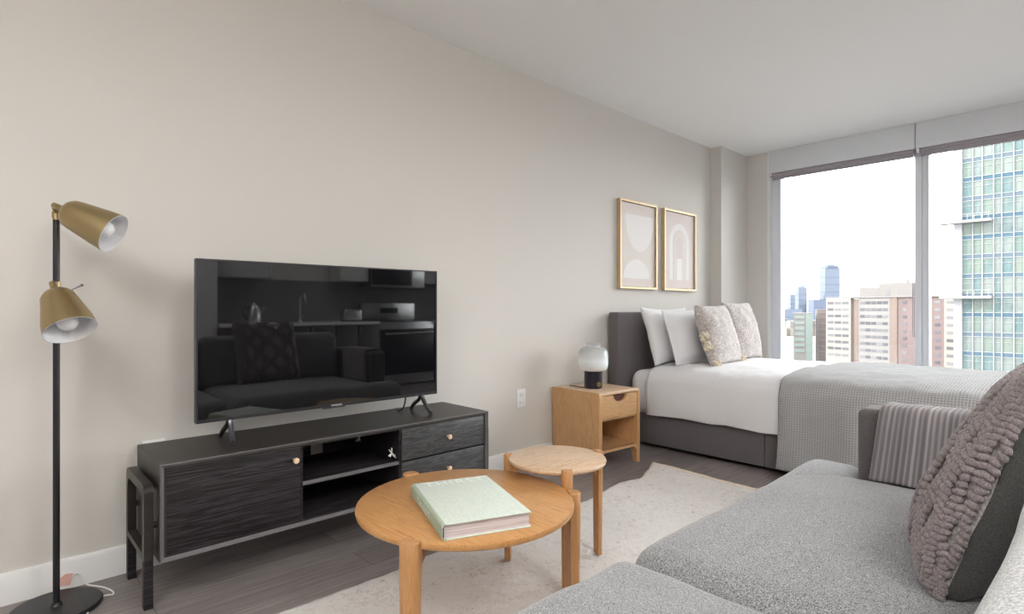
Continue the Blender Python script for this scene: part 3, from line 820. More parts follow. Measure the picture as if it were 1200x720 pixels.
# ---------------------------------------------------------------- bed
BX0, BX1, BY0, BY1 = .12, 2.38, 3.80, 5.34
t = thing('bed', 'upholstered grey platform bed with a tall headboard, under the window', 'bed', ((BX0 + BX1) / 2, (BY0 + BY1) / 2, 0))
ox, oy = (BX0 + BX1) / 2, (BY0 + BY1) / 2
bm = bmesh.new(); bm_box(bm, *L((.12, 1.216, BY0, BY0 + .05, .03, .262)), bevel=.012, seg=3); build('side_rail', bm, 'bed_fab', t)
bm = bmesh.new(); bm_box(bm, *L((1.220, BX1, BY0, BY0 + .05, .03, .262)), bevel=.012, seg=3); build('side_rail', bm, 'bed_fab', t)
bm = bmesh.new(); bm_box(bm, *L((.12, BX1, BY1 - .05, BY1, .03, .262)), bevel=.012, seg=3); build('side_rail', bm, 'bed_fab', t)
bm = bmesh.new(); bm_box(bm, *L((BX1 - .05, BX1, BY0 + .05, BY1 - .05, .03, .262)), bevel=.012, seg=3); build('foot_rail', bm, 'bed_fab', t)
bm = bmesh.new(); bm_box(bm, *L((.12, BX1 - .05, BY0 + .05, BY1 - .05, .18, .245))); build('slat_deck', bm, 'black', t)
bm = bmesh.new(); bm_box(bm, *L((.022, .12, 3.675, 5.40, 0, 1.066)), bevel=.014, seg=3); build('headboard', bm, 'bed_fab', t)
for xx in (.35, 2.2):
    for yy in (4.0, 5.15):
        bm = bmesh.new(); bm_box(bm, *L((xx, xx + .06, yy, yy + .06, 0, .18))); build('leg', bm, 'black', t)

bm = bmesh.new(); bm_round(bm, .135, 2.33, 3.79, 5.33, .247, .600, .085, .012, 6, 30, .006, 2)
for v in bm.verts: v.co -= Vector((1.15, 4.55, .247))
o = build('mattress', bm, 'lin_white', None, angle=80); o.location = (1.15, 4.55, .247); tag(o, 'mattress in a white fitted sheet on the grey bed', 'mattress')

# duvet: draped shell over the mattress
def drape(name, prof, x0, x1, mat, label, cat, thick, fold=.012, nx=60, seed=0, parent=None, wob=.003, xskew=None, n=8):
    """prof: (y, z) path across the bed; swept along x"""
    P = smooth_pts([(a_, b_, 0) for a_, b_ in prof], n)
    s = [0]
    for a_, b_ in zip(P, P[1:]): s.append(s[-1] + (b_ - a_).length)
    bm = bmesh.new(); uvl = bm.loops.layers.uv.new('UVMap'); g = []; ztop = max(p.y for p in P)
    for i in range(nx + 1):
        x = x0 + (x1 - x0) * i / nx; row = []
        for k, p in enumerate(P):
            dep = max(0, ztop - .06 - p.y); side_ = 1 if k > len(P) / 2 else -1
            f = fold * min(1, dep / .25) * (math.sin(x * 17 + seed) + .5 * math.sin(x * 41 + 2 * seed))
            y = p.x + f * (-1 if side_ > 0 else 1) * 1.0
            z = p.y + wob * noise.noise((x * 6, p.x * 6, seed)) + (wob * .6 * noise.noise((x * 17, p.x * 12, seed)) if dep <= 0 else 0)
            xs = x + (xskew(i / nx, s[k] / s[-1]) if xskew else 0)
            row.append((bm.verts.new((xs, y, z)), (x, s[k])))
        g.append(row)
    for i in range(nx):
        for k in range(len(P) - 1):
            q = (g[i][k], g[i + 1][k], g[i + 1][k + 1], g[i][k + 1]); f = bm.faces.new([a_[0] for a_ in q])
            for lp, a_ in zip(f.loops, q): lp[uvl].uv = a_[1]
    c = Vector(((x0 + x1) / 2, sum(p.x for p in P) / len(P), min(p.y for p in P)))
    for v in bm.verts: v.co -= c
    o = build(name, bm, mat, parent, angle=180); o.location = c
    m = o.modifiers.new('thickness', 'SOLIDIFY'); m.thickness = thick; m.offset = 0
    tag(o, label, cat); return o
prof = [(5.375, .32), (5.375, .43), (5.370, .545), (5.33, .605), (5.22, .628), (4.9, .640), (4.5, .645), (4.15, .640), (3.93, .628), (3.83, .605), (3.775, .560), (3.757, .48), (3.753, .38), (3.760, .274)]
bm = bmesh.new()
drape('duvet', prof, .33, 2.36, 'lin_white', 'white duvet spread over the bed, hanging over its side', 'duvet', .020, .004, 90, 1, wob=.010)
prof2 = [(a_ + (.018 if a_ > 5.3 else -.020 if a_ < 3.84 else 0), b_ + (.020 if 3.8 < a_ < 5.34 else 0)) for a_, b_ in prof[1:-1]]
prof2 = prof2 + [(3.733, .30), (3.730, .18), (3.732, .055)]
drape('bed_throw', prof2, 1.325, 2.42, 'waffle', 'grey waffle-weave throw across the foot of the bed', 'throw', .010, .009, 70, 3, wob=.009, xskew=lambda u, v: .02 * (1 - u) * math.sin(v * 9) - .03 * (1 - u) * (v > .6) * (v - .6), n=8)

# ---------------------------------------------------------------- pillows
def bm_pillow(bm, w, h, th, n=28, pinch=.05, pw=.42, wob=.006, seed=0, flange=0, sag=0, half=None):
    """local: X thickness (front +X), Y width, Z height 0..h"""
    def pos(i, j, sgn):
        u = -1 + 2 * i / n; v = -1 + 2 * j / n
        uu = math.sin(u * math.pi / 2) * .5 + u * .5; vv = math.sin(v * math.pi / 2) * .5 + v * .5
        ui = min(1, abs(uu) * (1 + flange)); vi = min(1, abs(vv) * (1 + flange))
        T = th / 2 * (max(0, 1 - ui ** 2.4) * max(0, 1 - vi ** 2.4)) ** pw + .003
        y = w / 2 * uu * (1 - pinch * (1 - vv * vv)); z = h / 2 * vv * (1 - pinch * (1 - uu * uu)) + h / 2
        T *= 1 + sag * -vv
        e = 0 if (i in (0, n) or j in (0, n)) else 1
        q = Vector((y * 9 + seed, z * 9, sgn * 3)); dn = noise.noise(q) * wob + noise.noise(q * 2.7) * wob * .5
        edgew = .006 * noise.noise(Vector((y * 14, z * 14, seed)))
        return Vector((sgn * (T + dn * e * min(1, T / .03)) if e else edgew * .5, y, z))
    rim = {}
    res = []
    for sgn in (1, -1):
        if half is not None and sgn != half: continue
        g = []
        for i in range(n + 1):
            row = []
            for j in range(n + 1):
                if i in (0, n) or j in (0, n):
                    if (i, j) not in rim: rim[(i, j)] = bm.verts.new(pos(i, j, 1))
                    row.append(rim[(i, j)])
                else: row.append(bm.verts.new(pos(i, j, sgn)))
            g.append(row)
        for i in range(n):
            for j in range(n): bm.faces.new((g[i][j], g[i + 1][j], g[i + 1][j + 1], g[i][j + 1]))
        res.append(g)
    return res

def pillow(name, loc, w, h, th, tilt, rz, mat, label, cat, **k):
    bm = bmesh.new(); bm_pillow(bm, w, h, th, **k)
    o = build(name, bm, mat, None, angle=180); o.location = loc; o.rotation_euler = (0, R(-tilt), R(rz)); tag(o, label, cat); return o
pillow('bed_pillow', (.350, 4.19, .640), .70, .49, .15, 17, 0, 'lin_white', 'white bed pillow leaning on the headboard, nearest the nightstand', 'pillow', seed=1, pinch=.10, pw=.55)
pillow('bed_pillow', (.350, 4.93, .640), .66, .45, .16, 17, 0, 'lin_white', 'white bed pillow on the window side, mostly hidden behind the far taupe cushion', 'pillow', seed=4, pinch=.07, pw=.5)
pillow('pillow_sham', (.500, 4.25, .645), .66, .46, .14, 17, -2, 'lin_white', 'white flanged pillow between the rear white pillow and the first taupe cushion', 'pillow', seed=2, pinch=.03, flange=.13)
def tassel(parent, loc, n=9, r=.03, s=.012):
    bm = bmesh.new(); random.seed(int(abs(loc[1]) * 999) + n)
    for i in range(n):
        p = Vector((random.uniform(-1, 1), random.uniform(-1, 1), random.uniform(-1, 1))) * r
        bmesh.ops.create_icosphere(bm, subdivisions=2, radius=s * random.uniform(.8, 1.3), matrix=Matrix.Translation(Vector(loc) + p))
        q = p + Vector((random.uniform(-1, 1), random.uniform(-1, 1), -1)) * .022
        bm_tube(bm, [Vector(loc) + p, Vector(loc) + (p + q) / 2 + Vector((.003, 0, 0)), Vector(loc) + q], .0045, 6, n=2)
    o = build('tassel', bm, 'cream', parent, angle=180); o['label'] = 'cream yarn tassel'
c1 = pillow('euro_cushion', (.690, 4.36, .645), .54, .50, .17, 17, 3, 'euro', 'square taupe heathered cushion with cream tassels, front one on the bed', 'cushion', seed=3, pinch=.05, wob=.010)
tassel(c1, (.0, -.262, .17), 22, .026, .014); tassel(c1, (.0, -.262, .24), 18, .024, .014); tassel(c1, (.03, -.235, .016), 14, .022, .014); tassel(c1, (.02, .25, .02), 8, .016); tassel(c1, (0, .262, .2), 7, .016)
bm = bmesh.new(); bm_prism(bm, [(-.262, .478), (-.245, .488), (-.25, .43), (-.285, .40), (-.292, .42)], 'x', -.012, .004, .002); build('corner_flap', bm, 'euro', c1)
c2 = pillow('euro_cushion', (.610, 4.94, .645), .55, .52, .17, 14, 2, 'euro', 'square taupe heathered cushion nearest the window, behind the tasselled one', 'cushion', seed=8, pinch=.05, wob=.010)
tassel(c2, (.045, -.215, .014), 9, .016); tassel(c2, (.0, .262, .03), 8, .014); tassel(c2, (0, .268, .30), 5, .010, .008)

# ---------------------------------------------------------------- sofa
t = thing('sofa', 'grey marled fabric sofa with low arms facing the television', 'sofa', (2.42, 1.33, .0))
sx, sy = 2.42, 1.33
def S(bm, x0, x1, y0, y1, z0, z1, r, **k): bm_round(bm, x0 - sx, x1 - sx, y0 - sy, y1 - sy, z0, z1, r, **k)
bm = bmesh.new(); S(bm, 1.97, 2.92, .02, 2.60, .12, .31, .02, inner=3); build('base', bm, 'sofa_shaded', t)
bm = bmesh.new(); S(bm, 2.13, 2.95, 2.455, 2.60, .13, .712, .028, inner=4); build('armrest', bm, 'sofa_shaded', t)
bm = bmesh.new(); S(bm, 2.15, 2.95, .02, .165, .13, .712, .028, inner=4); build('armrest', bm, 'sofa_shaded', t)
bm = bmesh.new(); S(bm, 2.80, 2.98, .165, 2.455, .13, .80, .04, inner=4); build('backrest', bm, 'sofa_shaded', t)
bm = bmesh.new(); S(bm, 1.895, 2.80, .170, 1.252, .290, .452, .075, crown=.030, nseg=8, inner=14, wob=.007, seed=5); build('seat_cushion', bm, 'sofa', t)
bm = bmesh.new(); S(bm, 1.895, 2.80, 1.258, 2.450, .290, .452, .080, crown=.040, nseg=8, inner=14, wob=.007, seed=6)
S(bm, 1.893, 2.135, 2.05, 2.645, .288, .455, .075, crown=.004, nseg=8, inner=10, wob=.007, seed=6); build('seat_cushion', bm, 'sofa', t)
Mb = Matrix.Translation((2.648 - sx, 0, .44)) @ Matrix.Rotation(R(10), 4, 'Y')
bm = bmesh.new(); bm_round(bm, 0, .16, .18 - sy, 1.235 - sy, 0, .44, .07, 0, 7, 10, .008, 11, Mb); build('back_cushion', bm, 'sofa_light', t)
Mb = Matrix.Translation((2.69 - sx, 0, .44)) @ Matrix.Rotation(R(9), 4, 'Y')
bm = bmesh.new(); bm_round(bm, 0, .16, 1.245 - sy, 2.45 - sy, 0, .44, .07, 0, 7, 10, .008, 13, Mb); build('back_cushion', bm, 'sofa', t)
for xx in (2.02, 2.86):
    for yy in (.10, 2.52):
        bm = bmesh.new(); bm_cyl(bm, (xx - sx, yy - sy, .013), (xx - sx, yy - sy, .13), .018, .026, 16); build('leg', bm, 'black', t)

# striped throw on the far arm
profa = [(2.622, .36), (2.622, .50), (2.620, .66), (2.605, .716), (2.56, .730), (2.49, .730), (2.445, .716), (2.432, .66), (2.432, .58), (2.428, .452)]
drape('sofa_throw', profa, 2.225, 2.62, 'stripe', 'mauve-grey striped ribbed throw folded over the far sofa arm', 'throw', .014, .003, 40, 5, wob=.004, xskew=lambda u, v: -.10 * max(0, v - .55) * (1 - u))

# chunky knit pillow on the sofa
pk = thing('knit_pillow', 'chunky braided mauve-grey pillow with charcoal back leaning on the sofa back', 'pillow', (2.548, 1.745, .475))
pk.rotation_euler = (0, R(18), R(2))
# here the knitted face is -X
w, h, th = .50, .52, .195
bm = bmesh.new(); g = bm_pillow(bm, w, h, th, n=34, pinch=.04, pw=.36, wob=.006, seed=21, half=1, sag=.42)[0]
FP = [[Vector(v.co) for v in row] for row in g]
for v in bm.verts: v.co.x *= -1
build('knit_front', bm, 'knit_base', pk, angle=180)
bm = bmesh.new(); bm_pillow(bm, w * .995, h * .995, th * .95, n=34, pinch=.04, pw=.36, wob=.008, seed=25, half=1, sag=.35); o = build('linen_back', bm, 'dark_linen', pk, angle=180); o['label'] = 'smooth charcoal linen back'
def fpos(u, v):   # u, v in 0..1
    n = 34; a_ = min(max(u * n, 0), n - .001); b_ = min(max(v * n, 0), n - .001); i, j = int(a_), int(b_); p, q = a_ - i, b_ - j
    P = FP[i][j] * (1 - p) * (1 - q) + FP[i + 1][j] * p * (1 - q) + FP[i][j + 1] * (1 - p) * q + FP[i + 1][j + 1] * p * q
    return Vector((-P.x, P.y, P.z))
bm = bmesh.new(); random.seed(5)
def bob(u, v, su, sv, ang):
    if not (.002 < u < .99 and .01 < v < .99): return
    p = fpos(u, v); du = (fpos(min(u + .02, 1), v) - fpos(max(u - .02, 0), v)).normalized(); dv_ = (fpos(u, min(v + .02, 1)) - fpos(u, max(v - .02, 0))).normalized()
    nn = du.cross(dv_).normalized(); nn = nn if nn.x < 0 else -nn
    a_ = (du * math.cos(ang) + dv_ * math.sin(ang)).normalized(); b_ = nn.cross(a_)
    M3 = Matrix((a_ * su, b_ * sv, nn * min(su, sv) * .9)).transposed().to_4x4()
    bmesh.ops.create_icosphere(bm, subdivisions=2, radius=1, matrix=Matrix.Translation(p + nn * .008) @ M3)
tri = lambda x: abs((x % 1) * 2 - 1)
nv = 38
for k in range(nv):
    v = .02 + .96 * k / (nv - 1)
    for u0, amp, ph, cnt, sgn in ((.010, .004, .5, 1, 1), (.030, .010, 0, 2, -1), (.075, .015, .5, 2, 1), (.15, .035, 0, 3, 1), (.27, .05, .5, 2, -1), (.39, .05, 0, 3, 1), (.54, .06, .5, 2, -1), (.69, .05, 0, 3, 1), (.84, .04, .5, 2, -1)):
        c_ = u0 + amp * (tri(v * 3.2 + ph) * 2 - 1)
        for q in range(cnt):
            bob(c_ + (q - (cnt - 1) / 2) * (.034 if u0 > .1 else .018) + random.uniform(-.003, .003), v + .006 * q * sgn, .0130 * random.uniform(.9, 1.25), .0095, .5 * sgn + random.uniform(-.2, .2))
build('braided_knit', bm, 'knit_bob', pk, angle=180)

# ---------------------------------------------------------------- kitchen behind the camera (seen in the television)
MT['kit_dark'] = plain('dark_taupe_cabinet', (.11, .10, .095), .45)
MT['kit_white'] = plain('white_cabinet', (.62, .62, .62), .4)
MT['steel'] = plain('stainless_steel', (.62, .62, .62), .28, metal=1)
MT['quartz'] = plain('white_quartz', (.74, .74, .74), .2)
MT['tile'] = plain('grey_backsplash', (.22, .215, .21), .35)
def kcab(y0, y1, x0, x1, z0, z1, mat, name, label, group, nd=1):
    t = thing(name, label, 'cabinet', ((x0 + x1) / 2, (y0 + y1) / 2, z0), 0, group)
    hx = (x1 - x0) / 2; hy = (y1 - y0) / 2; h = z1 - z0
    box_part('body', mat, t, (-hx + .02, hx, -hy + .001, hy - .001, 0, h))
    if z0 == .09: box_part('plinth', 'black', t, (-hx + .07, hx, -hy + .001, hy - .001, -.09, 0))
    for q in range(nd):
        ya = -hy + .003 + q * (2 * hy) / nd; yb = ya + 2 * hy / nd - .006
        bm = bmesh.new(); bm_box(bm, -hx, -hx + .019, ya, yb, .003, h - .003, .002); d = build('door', bm, mat, t)
        zz = h - .14 if z0 < .5 else .04; s = 1 if q % 2 == 0 else -1; yc = yb - .03 if s > 0 else ya + .03
        bm = bmesh.new(); bm_cyl(bm, (-hx - .022, yc, zz), (-hx - .022, yc, zz + .11), .005, seg=10); bm_cyl(bm, (-hx - .022, yc, zz + .01), (-hx, yc, zz + .01), .004, seg=8); bm_cyl(bm, (-hx - .022, yc, zz + .10), (-hx, yc, zz + .10), .004, seg=8)
        build('handle', bm, 'steel', d)
ky = [1.92, 2.61, 3.30, 3.93]
pos = ['next to the tall cabinet', 'under the sink', 'beside the range']
for i in range(3): kcab(ky[i], ky[i + 1], 4.57, 5.19, .09, .875, 'kit_dark', 'base_cabinet', 'dark kitchen base cabinet ' + pos[i], 'kitchen base cabinets', 2)
kcab(4.87, 5.6, 4.57, 5.19, .09, .875, 'kit_dark', 'base_cabinet', 'dark kitchen base cabinet between the range and the window wall', 'kitchen base cabinets', 2)
bm = bmesh.new(); bm_box(bm, 4.54, 5.195, 1.92, 3.93, .876, .912, .003); bm_box(bm, 4.54, 5.195, 4.87, 5.6, .876, .912, .003)
for v in bm.verts: v.co -= Vector((4.87, 3.7, .876))
o = build('worktop', bm, 'quartz'); o.location = (4.87, 3.7, .876); tag(o, 'white stone kitchen worktop over the dark base cabinets', 'worktop')
for i, (a_, b_, lb) in enumerate(((1.92, 2.61, 'next to the tall cabinet'), (3.50, 3.92, 'left of the microwave'), (4.88, 5.6, 'right of the microwave'))):
    kcab(a_, b_, 4.85, 5.19, 1.47, 2.30, 'kit_white', 'wall_cabinet', 'white kitchen wall cabinet ' + lb, 'kitchen wall cabinets', 1)
kcab(3.925, 4.875, 4.85, 5.19, 1.805, 2.30, 'kit_white', 'wall_cabinet', 'white kitchen wall cabinet directly above the microwave', 'kitchen wall cabinets', 2)
kcab(1.16, 1.90, 4.60, 5.19, .02, 2.30, 'kit_white', 'tall_cabinet', 'tall white pantry cabinet at the end of the kitchen', None, 2)
struct('wall_backsplash', 'tile', [(5.192, 5.2, 1.92, 5.6, .912, 1.47)])
t = thing('kitchen_range', 'stainless steel kitchen range between the base cabinets', 'oven', (4.87, 4.40, 0))
box_part('body', 'steel', t, (-.28, .31, -.455, .455, .02, .90), .004)
bm = bmesh.new(); bm_box(bm, -.30, -.281, -.44, .44, .16, .80, .004); d = build('oven_door', bm, 'black', t)
bm = bmesh.new(); bm_cyl(bm, (-.345, -.40, .74), (-.345, .40, .74), .013, seg=14); bm_cyl(bm, (-.345, -.36, .74), (-.30, -.36, .74), .008); bm_cyl(bm, (-.345, .36, .74), (-.30, .36, .74), .008); build('handle', bm, 'steel', d)
box_part('cooktop', 'black', t, (-.28, .22, -.44, .44, .901, .912))
bm = bmesh.new(); bm_box(bm, .23, .30, -.45, .45, .90, 1.17, .01); p = build('control_panel', bm, 'steel', t)
box_part('display', 'black', p, (.224, .229, -.15, .15, 1.02, 1.10))
t = thing('microwave', 'stainless steel microwave mounted above the range', 'microwave', (5.0, 4.40, 1.40))
box_part('body', 'steel', t, (-.18, .19, -.445, .445, 0, .40), .004)
bm = bmesh.new(); bm_box(bm, -.20, -.181, -.44, .22, .03, .37, .003); d = build('door', bm, 'black', t)
bm = bmesh.new(); bm_cyl(bm, (-.23, .19, .06), (-.23, .19, .34), .009); bm_cyl(bm, (-.23, .19, .08), (-.20, .19, .08), .006); bm_cyl(bm, (-.23, .19, .32), (-.20, .19, .32), .006); build('handle', bm, 'steel', d)
t = thing('kettle', 'steel kettle on the kitchen worktop', 'kettle', (4.85, 2.38, .912))
bm = bmesh.new(); bm_lathe(bm, [(0, 0), (.075, 0), (.085, .02), (.08, .10), (.06, .19), (.045, .215), (.02, .225), (.012, .245), (0, .25)], 32); build('body', bm, 'steel', t)
bm = bmesh.new(); bm_tube(bm, [(0, -.055, .19), (0, -.115, .19), (0, -.125, .11), (0, -.08, .05)], .009); build('handle', bm, 'black', t)
bm = bmesh.new(); bm_tube(bm, [(0, .06, .12), (0, .10, .17), (0, .115, .20)], .012); build('spout', bm, 'steel', t)
t = thing('kitchen_faucet', 'curved steel faucet over the kitchen worktop', 'faucet', (5.06, 3.03, .912))
bm = bmesh.new(); bm_tube(bm, [(0, 0, 0), (0, 0, .18), (0, 0, .30), (-.05, 0, .37), (-.13, 0, .37), (-.17, 0, .30), (-.17, 0, .26)], .012, 12); build('spout', bm, 'steel', t)
bm = bmesh.new(); bm_lathe(bm, [(0, 0), (.028, 0), (.028, .01), (.015, .03), (0, .03)], 20); bm_cyl(bm, (0, .012, .06), (0, .06, .09), .006); build('lever', bm, 'steel', t)
t = thing('toaster', 'steel two-slot toaster on the worktop beside the range', 'toaster', (4.85, 3.66, .912))
bm = bmesh.new(); bm_box(bm, -.08, .08, -.13, .13, .01, .17, .03, 4); build('body', bm, 'steel', t)
bm = bmesh.new(); bm_box(bm, -.04, -.02, -.10, .10, .168, .1715); bm_box(bm, .02, .04, -.10, .10, .168, .1715); build('slot', bm, 'black', t)
bm = bmesh.new(); bm_box(bm, -.075, .075, -.125, .125, 0, .012); build('foot', bm, 'black', t)

# ceiling lights added behind the camera to fill the room with light
def fill_clight(x, y, power, label, size=.95):
    t = thing('added_ceiling_light', label, 'added ceiling light', (x, y, H - .075), 0, None)
    bm = bmesh.new(); bm_lathe(bm, [(0, .075), (size * .42, .075), (size * .44, .06), (size * .44, .052), (0, .052)], 48); build('canopy', bm, 'white', t)
    ld = bpy.data.lights.new('ceiling_fill', 'AREA'); ld.shape = 'DISK'; ld.size = size * .8; ld.energy = power; ld.color = (1, .98, .955)
    lo = bpy.data.objects.new('fill_light', ld); COL.objects.link(lo); lo.parent = t; lo.location = (0, 0, .045)
fill_clight(3.9, 1.2, 24, 'added fill light, round white flush ceiling fitting over the kitchen aisle')
fill_clight(3.9, 3.6, 20, 'added fill light, round white flush ceiling fitting in front of the range')
fill_clight(2.2, -.9, 22, 'added fill light, round white flush ceiling fitting near the room entrance behind the camera')

def added_uplight(x, y, power, label):  # uplighters added behind the camera to brighten the ceiling by bounce
    t = thing('added_uplighter', label, 'floor lamp', (x, y, 0))
    bm = bmesh.new(); bm_lathe(bm, [(0, 0), (.15, 0), (.15, .02), (.02, .03), (0, .03)], 40); build('base', bm, 'black', t)
    bm = bmesh.new(); bm_cyl(bm, (0, 0, .03), (0, 0, 1.72), .011); build('pole', bm, 'black', t)
    bm = bmesh.new(); bm_lathe(bm, [(0, 1.71), (.05, 1.72), (.14, 1.77), (.19, 1.84), (.185, 1.84), (.135, 1.778), (.05, 1.73), (0, 1.725)], 40); build('bowl_shade', bm, 'white', t, angle=60)
    ld = bpy.data.lights.new('uplight_fill', 'AREA'); ld.shape = 'DISK'; ld.size = .30; ld.energy = power; ld.color = (1, .98, .95)
    lo = bpy.data.objects.new('fill_light', ld); COL.objects.link(lo); lo.parent = t; lo.location = (0, 0, 1.80); lo.rotation_euler = (R(180), 0, 0)
added_uplight(3.2, -1.45, 42, 'added white-bowled uplighter that fills the ceiling with light, by the rear wall behind the camera')
added_uplight(4.85, .55, 42, 'added white-bowled uplighter that fills the ceiling with light, beside the tall pantry cabinet')

# ---------------------------------------------------------------- city outside
GZ = -31.0
bm = bmesh.new(); bm_box(bm, -2500, 1500, 30, 4000, GZ - 1, GZ); o = build('ground', bm, 'ground'); o['kind'] = 'structure'
BOXME = {}
def unit_box(mat):
    if mat not in BOXME:
        bm = bmesh.new(); bm_box(bm, -.5, .5, -.5, .5, -.5, .5); me = bpy.data.meshes.new('facade_piece'); bm.to_mesh(me); bm.free(); me.materials.append(MT[mat]); BOXME[mat] = me
    return BOXME[mat]
def piece(name, mat, parent, b):
    o = bpy.data.objects.new(name, unit_box(mat)); COL.objects.link(o); o.parent = parent
    o.location = ((b[0] + b[1]) / 2, (b[2] + b[3]) / 2, (b[4] + b[5]) / 2); o.scale = (b[1] - b[0], b[3] - b[2], b[5] - b[4]); return o

# green glass tower, front face y = 120
t = thing('glass_tower', 'tall green and blue glass apartment tower with white balconies, right window', 'building', (-14.18, 120, GZ))
X = lambda x: x + 14.18
xs = [-14.18, -12.80, -11.57, -10.12, -9.13, -7.65, -6.46, -5.15]
FZ = 3.24; z0f = 1.1 + (361 - 189.6) * .1443 - 8 * FZ     # a spandrel level
piece('wall', 'tower_white', t, (0, 34, .35, 26, 0, 36 - GZ))
piece('corner_pier', 'tower_white', t, (X(-15.27), 0, -.3, 26, 0, 36 - GZ))
nf = 0
for k in range(-3, 11):
    zc = z0f + k * FZ - GZ
    for i in range(7):
        xa_, xb_ = X(xs[i]), X(xs[i + 1])
        piece('window', 'tower_glass', t, (xa_ + .09, xb_ - .09, .10, .36, zc + .38, zc + FZ - .38))
    bm = bmesh.new()
    sp = piece('spandrel', 'spandrel', t, (0, X(xs[7]), .05, .36, zc - .34, zc + .34))
bm = bmesh.new()
for x in xs: bm_box(bm, X(x) - .07, X(x) + .07, -.08, .36, z0f - 3.2 * FZ - GZ, 36 - GZ)
for k in range(-3, 12):
    for dz in (-.40, .34): bm_box(bm, 0, X(xs[7]), -.02, .36, z0f + k * FZ + dz - GZ, z0f + k * FZ + dz + .09 - GZ)
for k in range(-3, 12):
    bm_box(bm, 0, X(xs[7]), .02, .36, z0f + k * FZ + 2.0 - GZ, z0f + k * FZ + 2.06 - GZ)
build('mullion_grid', bm, 'tower_white', t)
bm = bmesh.new()
for i in range(18):
    for k in range(-3, 11):
        zc = z0f + k * FZ - GZ; bm_box(bm, X(xs[7]) + i * 1.35 + .1, X(xs[7]) + i * 1.35 + 1.25, .10, .36, zc + .38, zc + FZ - .38)
o = build('far_window_grid', bm, 'tower_glass', t); o['kind'] = 'stuff'
for zz in (15.55, 2.95):
    p = piece('balcony', 'tower_white', t, (X(-17.0), X(-10.25), -1.9, .1, zz - GZ - .30, zz - GZ + .12))
    bm = bmesh.new()
    for a_ in [i * .9 for i in range(8)]: bm_box(bm, X(-16.9) + a_, X(-16.9) + a_ + .05, -1.85, -1.80, zz - GZ + .12, zz - GZ + 1.1)
    bm_box(bm, X(-16.95), X(-10.3), -1.87, -1.79, zz - GZ + 1.05, zz - GZ + 1.12)
    build('balcony_rail', bm, 'tower_white', t)

# brick apartment block: local u runs along the facade (left = +u)
t = thing('brick_apartment_block', 'long brick and cream apartment block with rows of ribbon windows, middle of the view', 'building', (-75.38, 282.18, GZ), math.atan2(.317, -.948))
# local x = u (away to the left), local y = towards the back is negative here, so front face is +y side
RT = 5.5 - GZ
def ub(u0, u1, d0, d1, za, zb): return (min(u0, u1), max(u0, u1), d0, d1, za, zb)
piece('rear_block', 'brick', t, ub(-75, 12.3, -20, -1, 0, RT - .6))
piece('cream_bay', 'cream_panel', t, ub(12.3, .39, -1, 1.2, 0, RT)); piece('brick_pier', 'brick2', t, ub(.39, -3.1, -1, .2, 0, RT - .4))
piece('grey_bay', 'grey_panel', t, ub(-3.1, -16.25, -1, 0.8, 0, RT)); piece('brick_pier', 'brick2', t, ub(-16.25, -19.3, -1, .9, 0, RT))
piece('brick_bay', 'brick', t, ub(-19.3, -36.7, -1, .6, 0, RT + .2)); piece('cream_bay', 'cream_panel', t, ub(-36.7, -44, -1, .9, 0, RT - 1)); piece('brick_bay', 'brick2', t, ub(-44, -75, -1, .6, 0, RT))
for k in range(9):
    zc = RT - 2.2 - k * 2.95
    for (u0, u1, n_, d) in ((11.5, .9, 3, 1.2), (-3.6, -15.8, 5, .8), (-21.4, -23.2, 1, .6), (-33.3, -35.6, 1, .6), (-37.6, -42.0, 1, .9)):
        for i in range(n_):
            a_ = u0 + (u1 - u0) * i / n_; b_ = u0 + (u1 - u0) * (i + .86) / n_
            piece('window', 'city_glass', t, ub(a_, b_, d - .2, d + .08, zc - .62, zc + .62))
piece('parapet', 'grey_panel', t, ub(12.5, -75, -20, 1.3, RT, RT + .5))
piece('penthouse', 'concrete', t, ub(-1.5, -10, -9, -2, RT + .5, RT + 4.6)); piece('penthouse', 'concrete', t, ub(-10.3, -24, -10, -1.5, RT + .5, RT + 6.0))
piece('roof_vent', 'kit_dark', t, ub(-12, -20, -7, -4, RT + 6.0, RT + 7.0)); piece('roof_vent', 'kit_dark', t, ub(-14, -22, -6, -5, RT + 7.0, RT + 7.4))
piece('stair_door', 'city_glass', t, ub(-13.5, -15, -1.55, -1.45, RT + .6, RT + 3.2))

# mid-distance pair
t = thing('green_office_block', 'pale green and white office block with ribbon windows, left of the brick block', 'building', (-112.9, 315.3, GZ), R(20))
piece('wall', 'concrete', t, (0, 9, 0, 14, 0, -1.6 - GZ))
for k in range(7): piece('window_band', 'green_glass', t, (.4, 5.2, -.15, .1, -4.6 - k * 3.0 - GZ, -3.0 - k * 3.0 - GZ))
piece('side_wall', 'green_glass', t, (5.8, 9.1, -.2, 13, 0, -2.2 - GZ))
t = thing('striped_brick_block', 'red brick block with pale floor bands, next to the green office block', 'building', (-104.9, 325.0, GZ), R(20))
piece('wall', 'brick', t, (1.2, 9.5, 0, 14, 0, .2 - GZ)); piece('end_wall', 'concrete', t, (0, 1.2, -.1, 14, 0, .2 - GZ))
for k in range(8): piece('floor_band', 'concrete', t, (1.2, 9.5, -.15, .1, -1.6 - k * 3.0 - GZ, -1.0 - k * 3.0 - GZ))
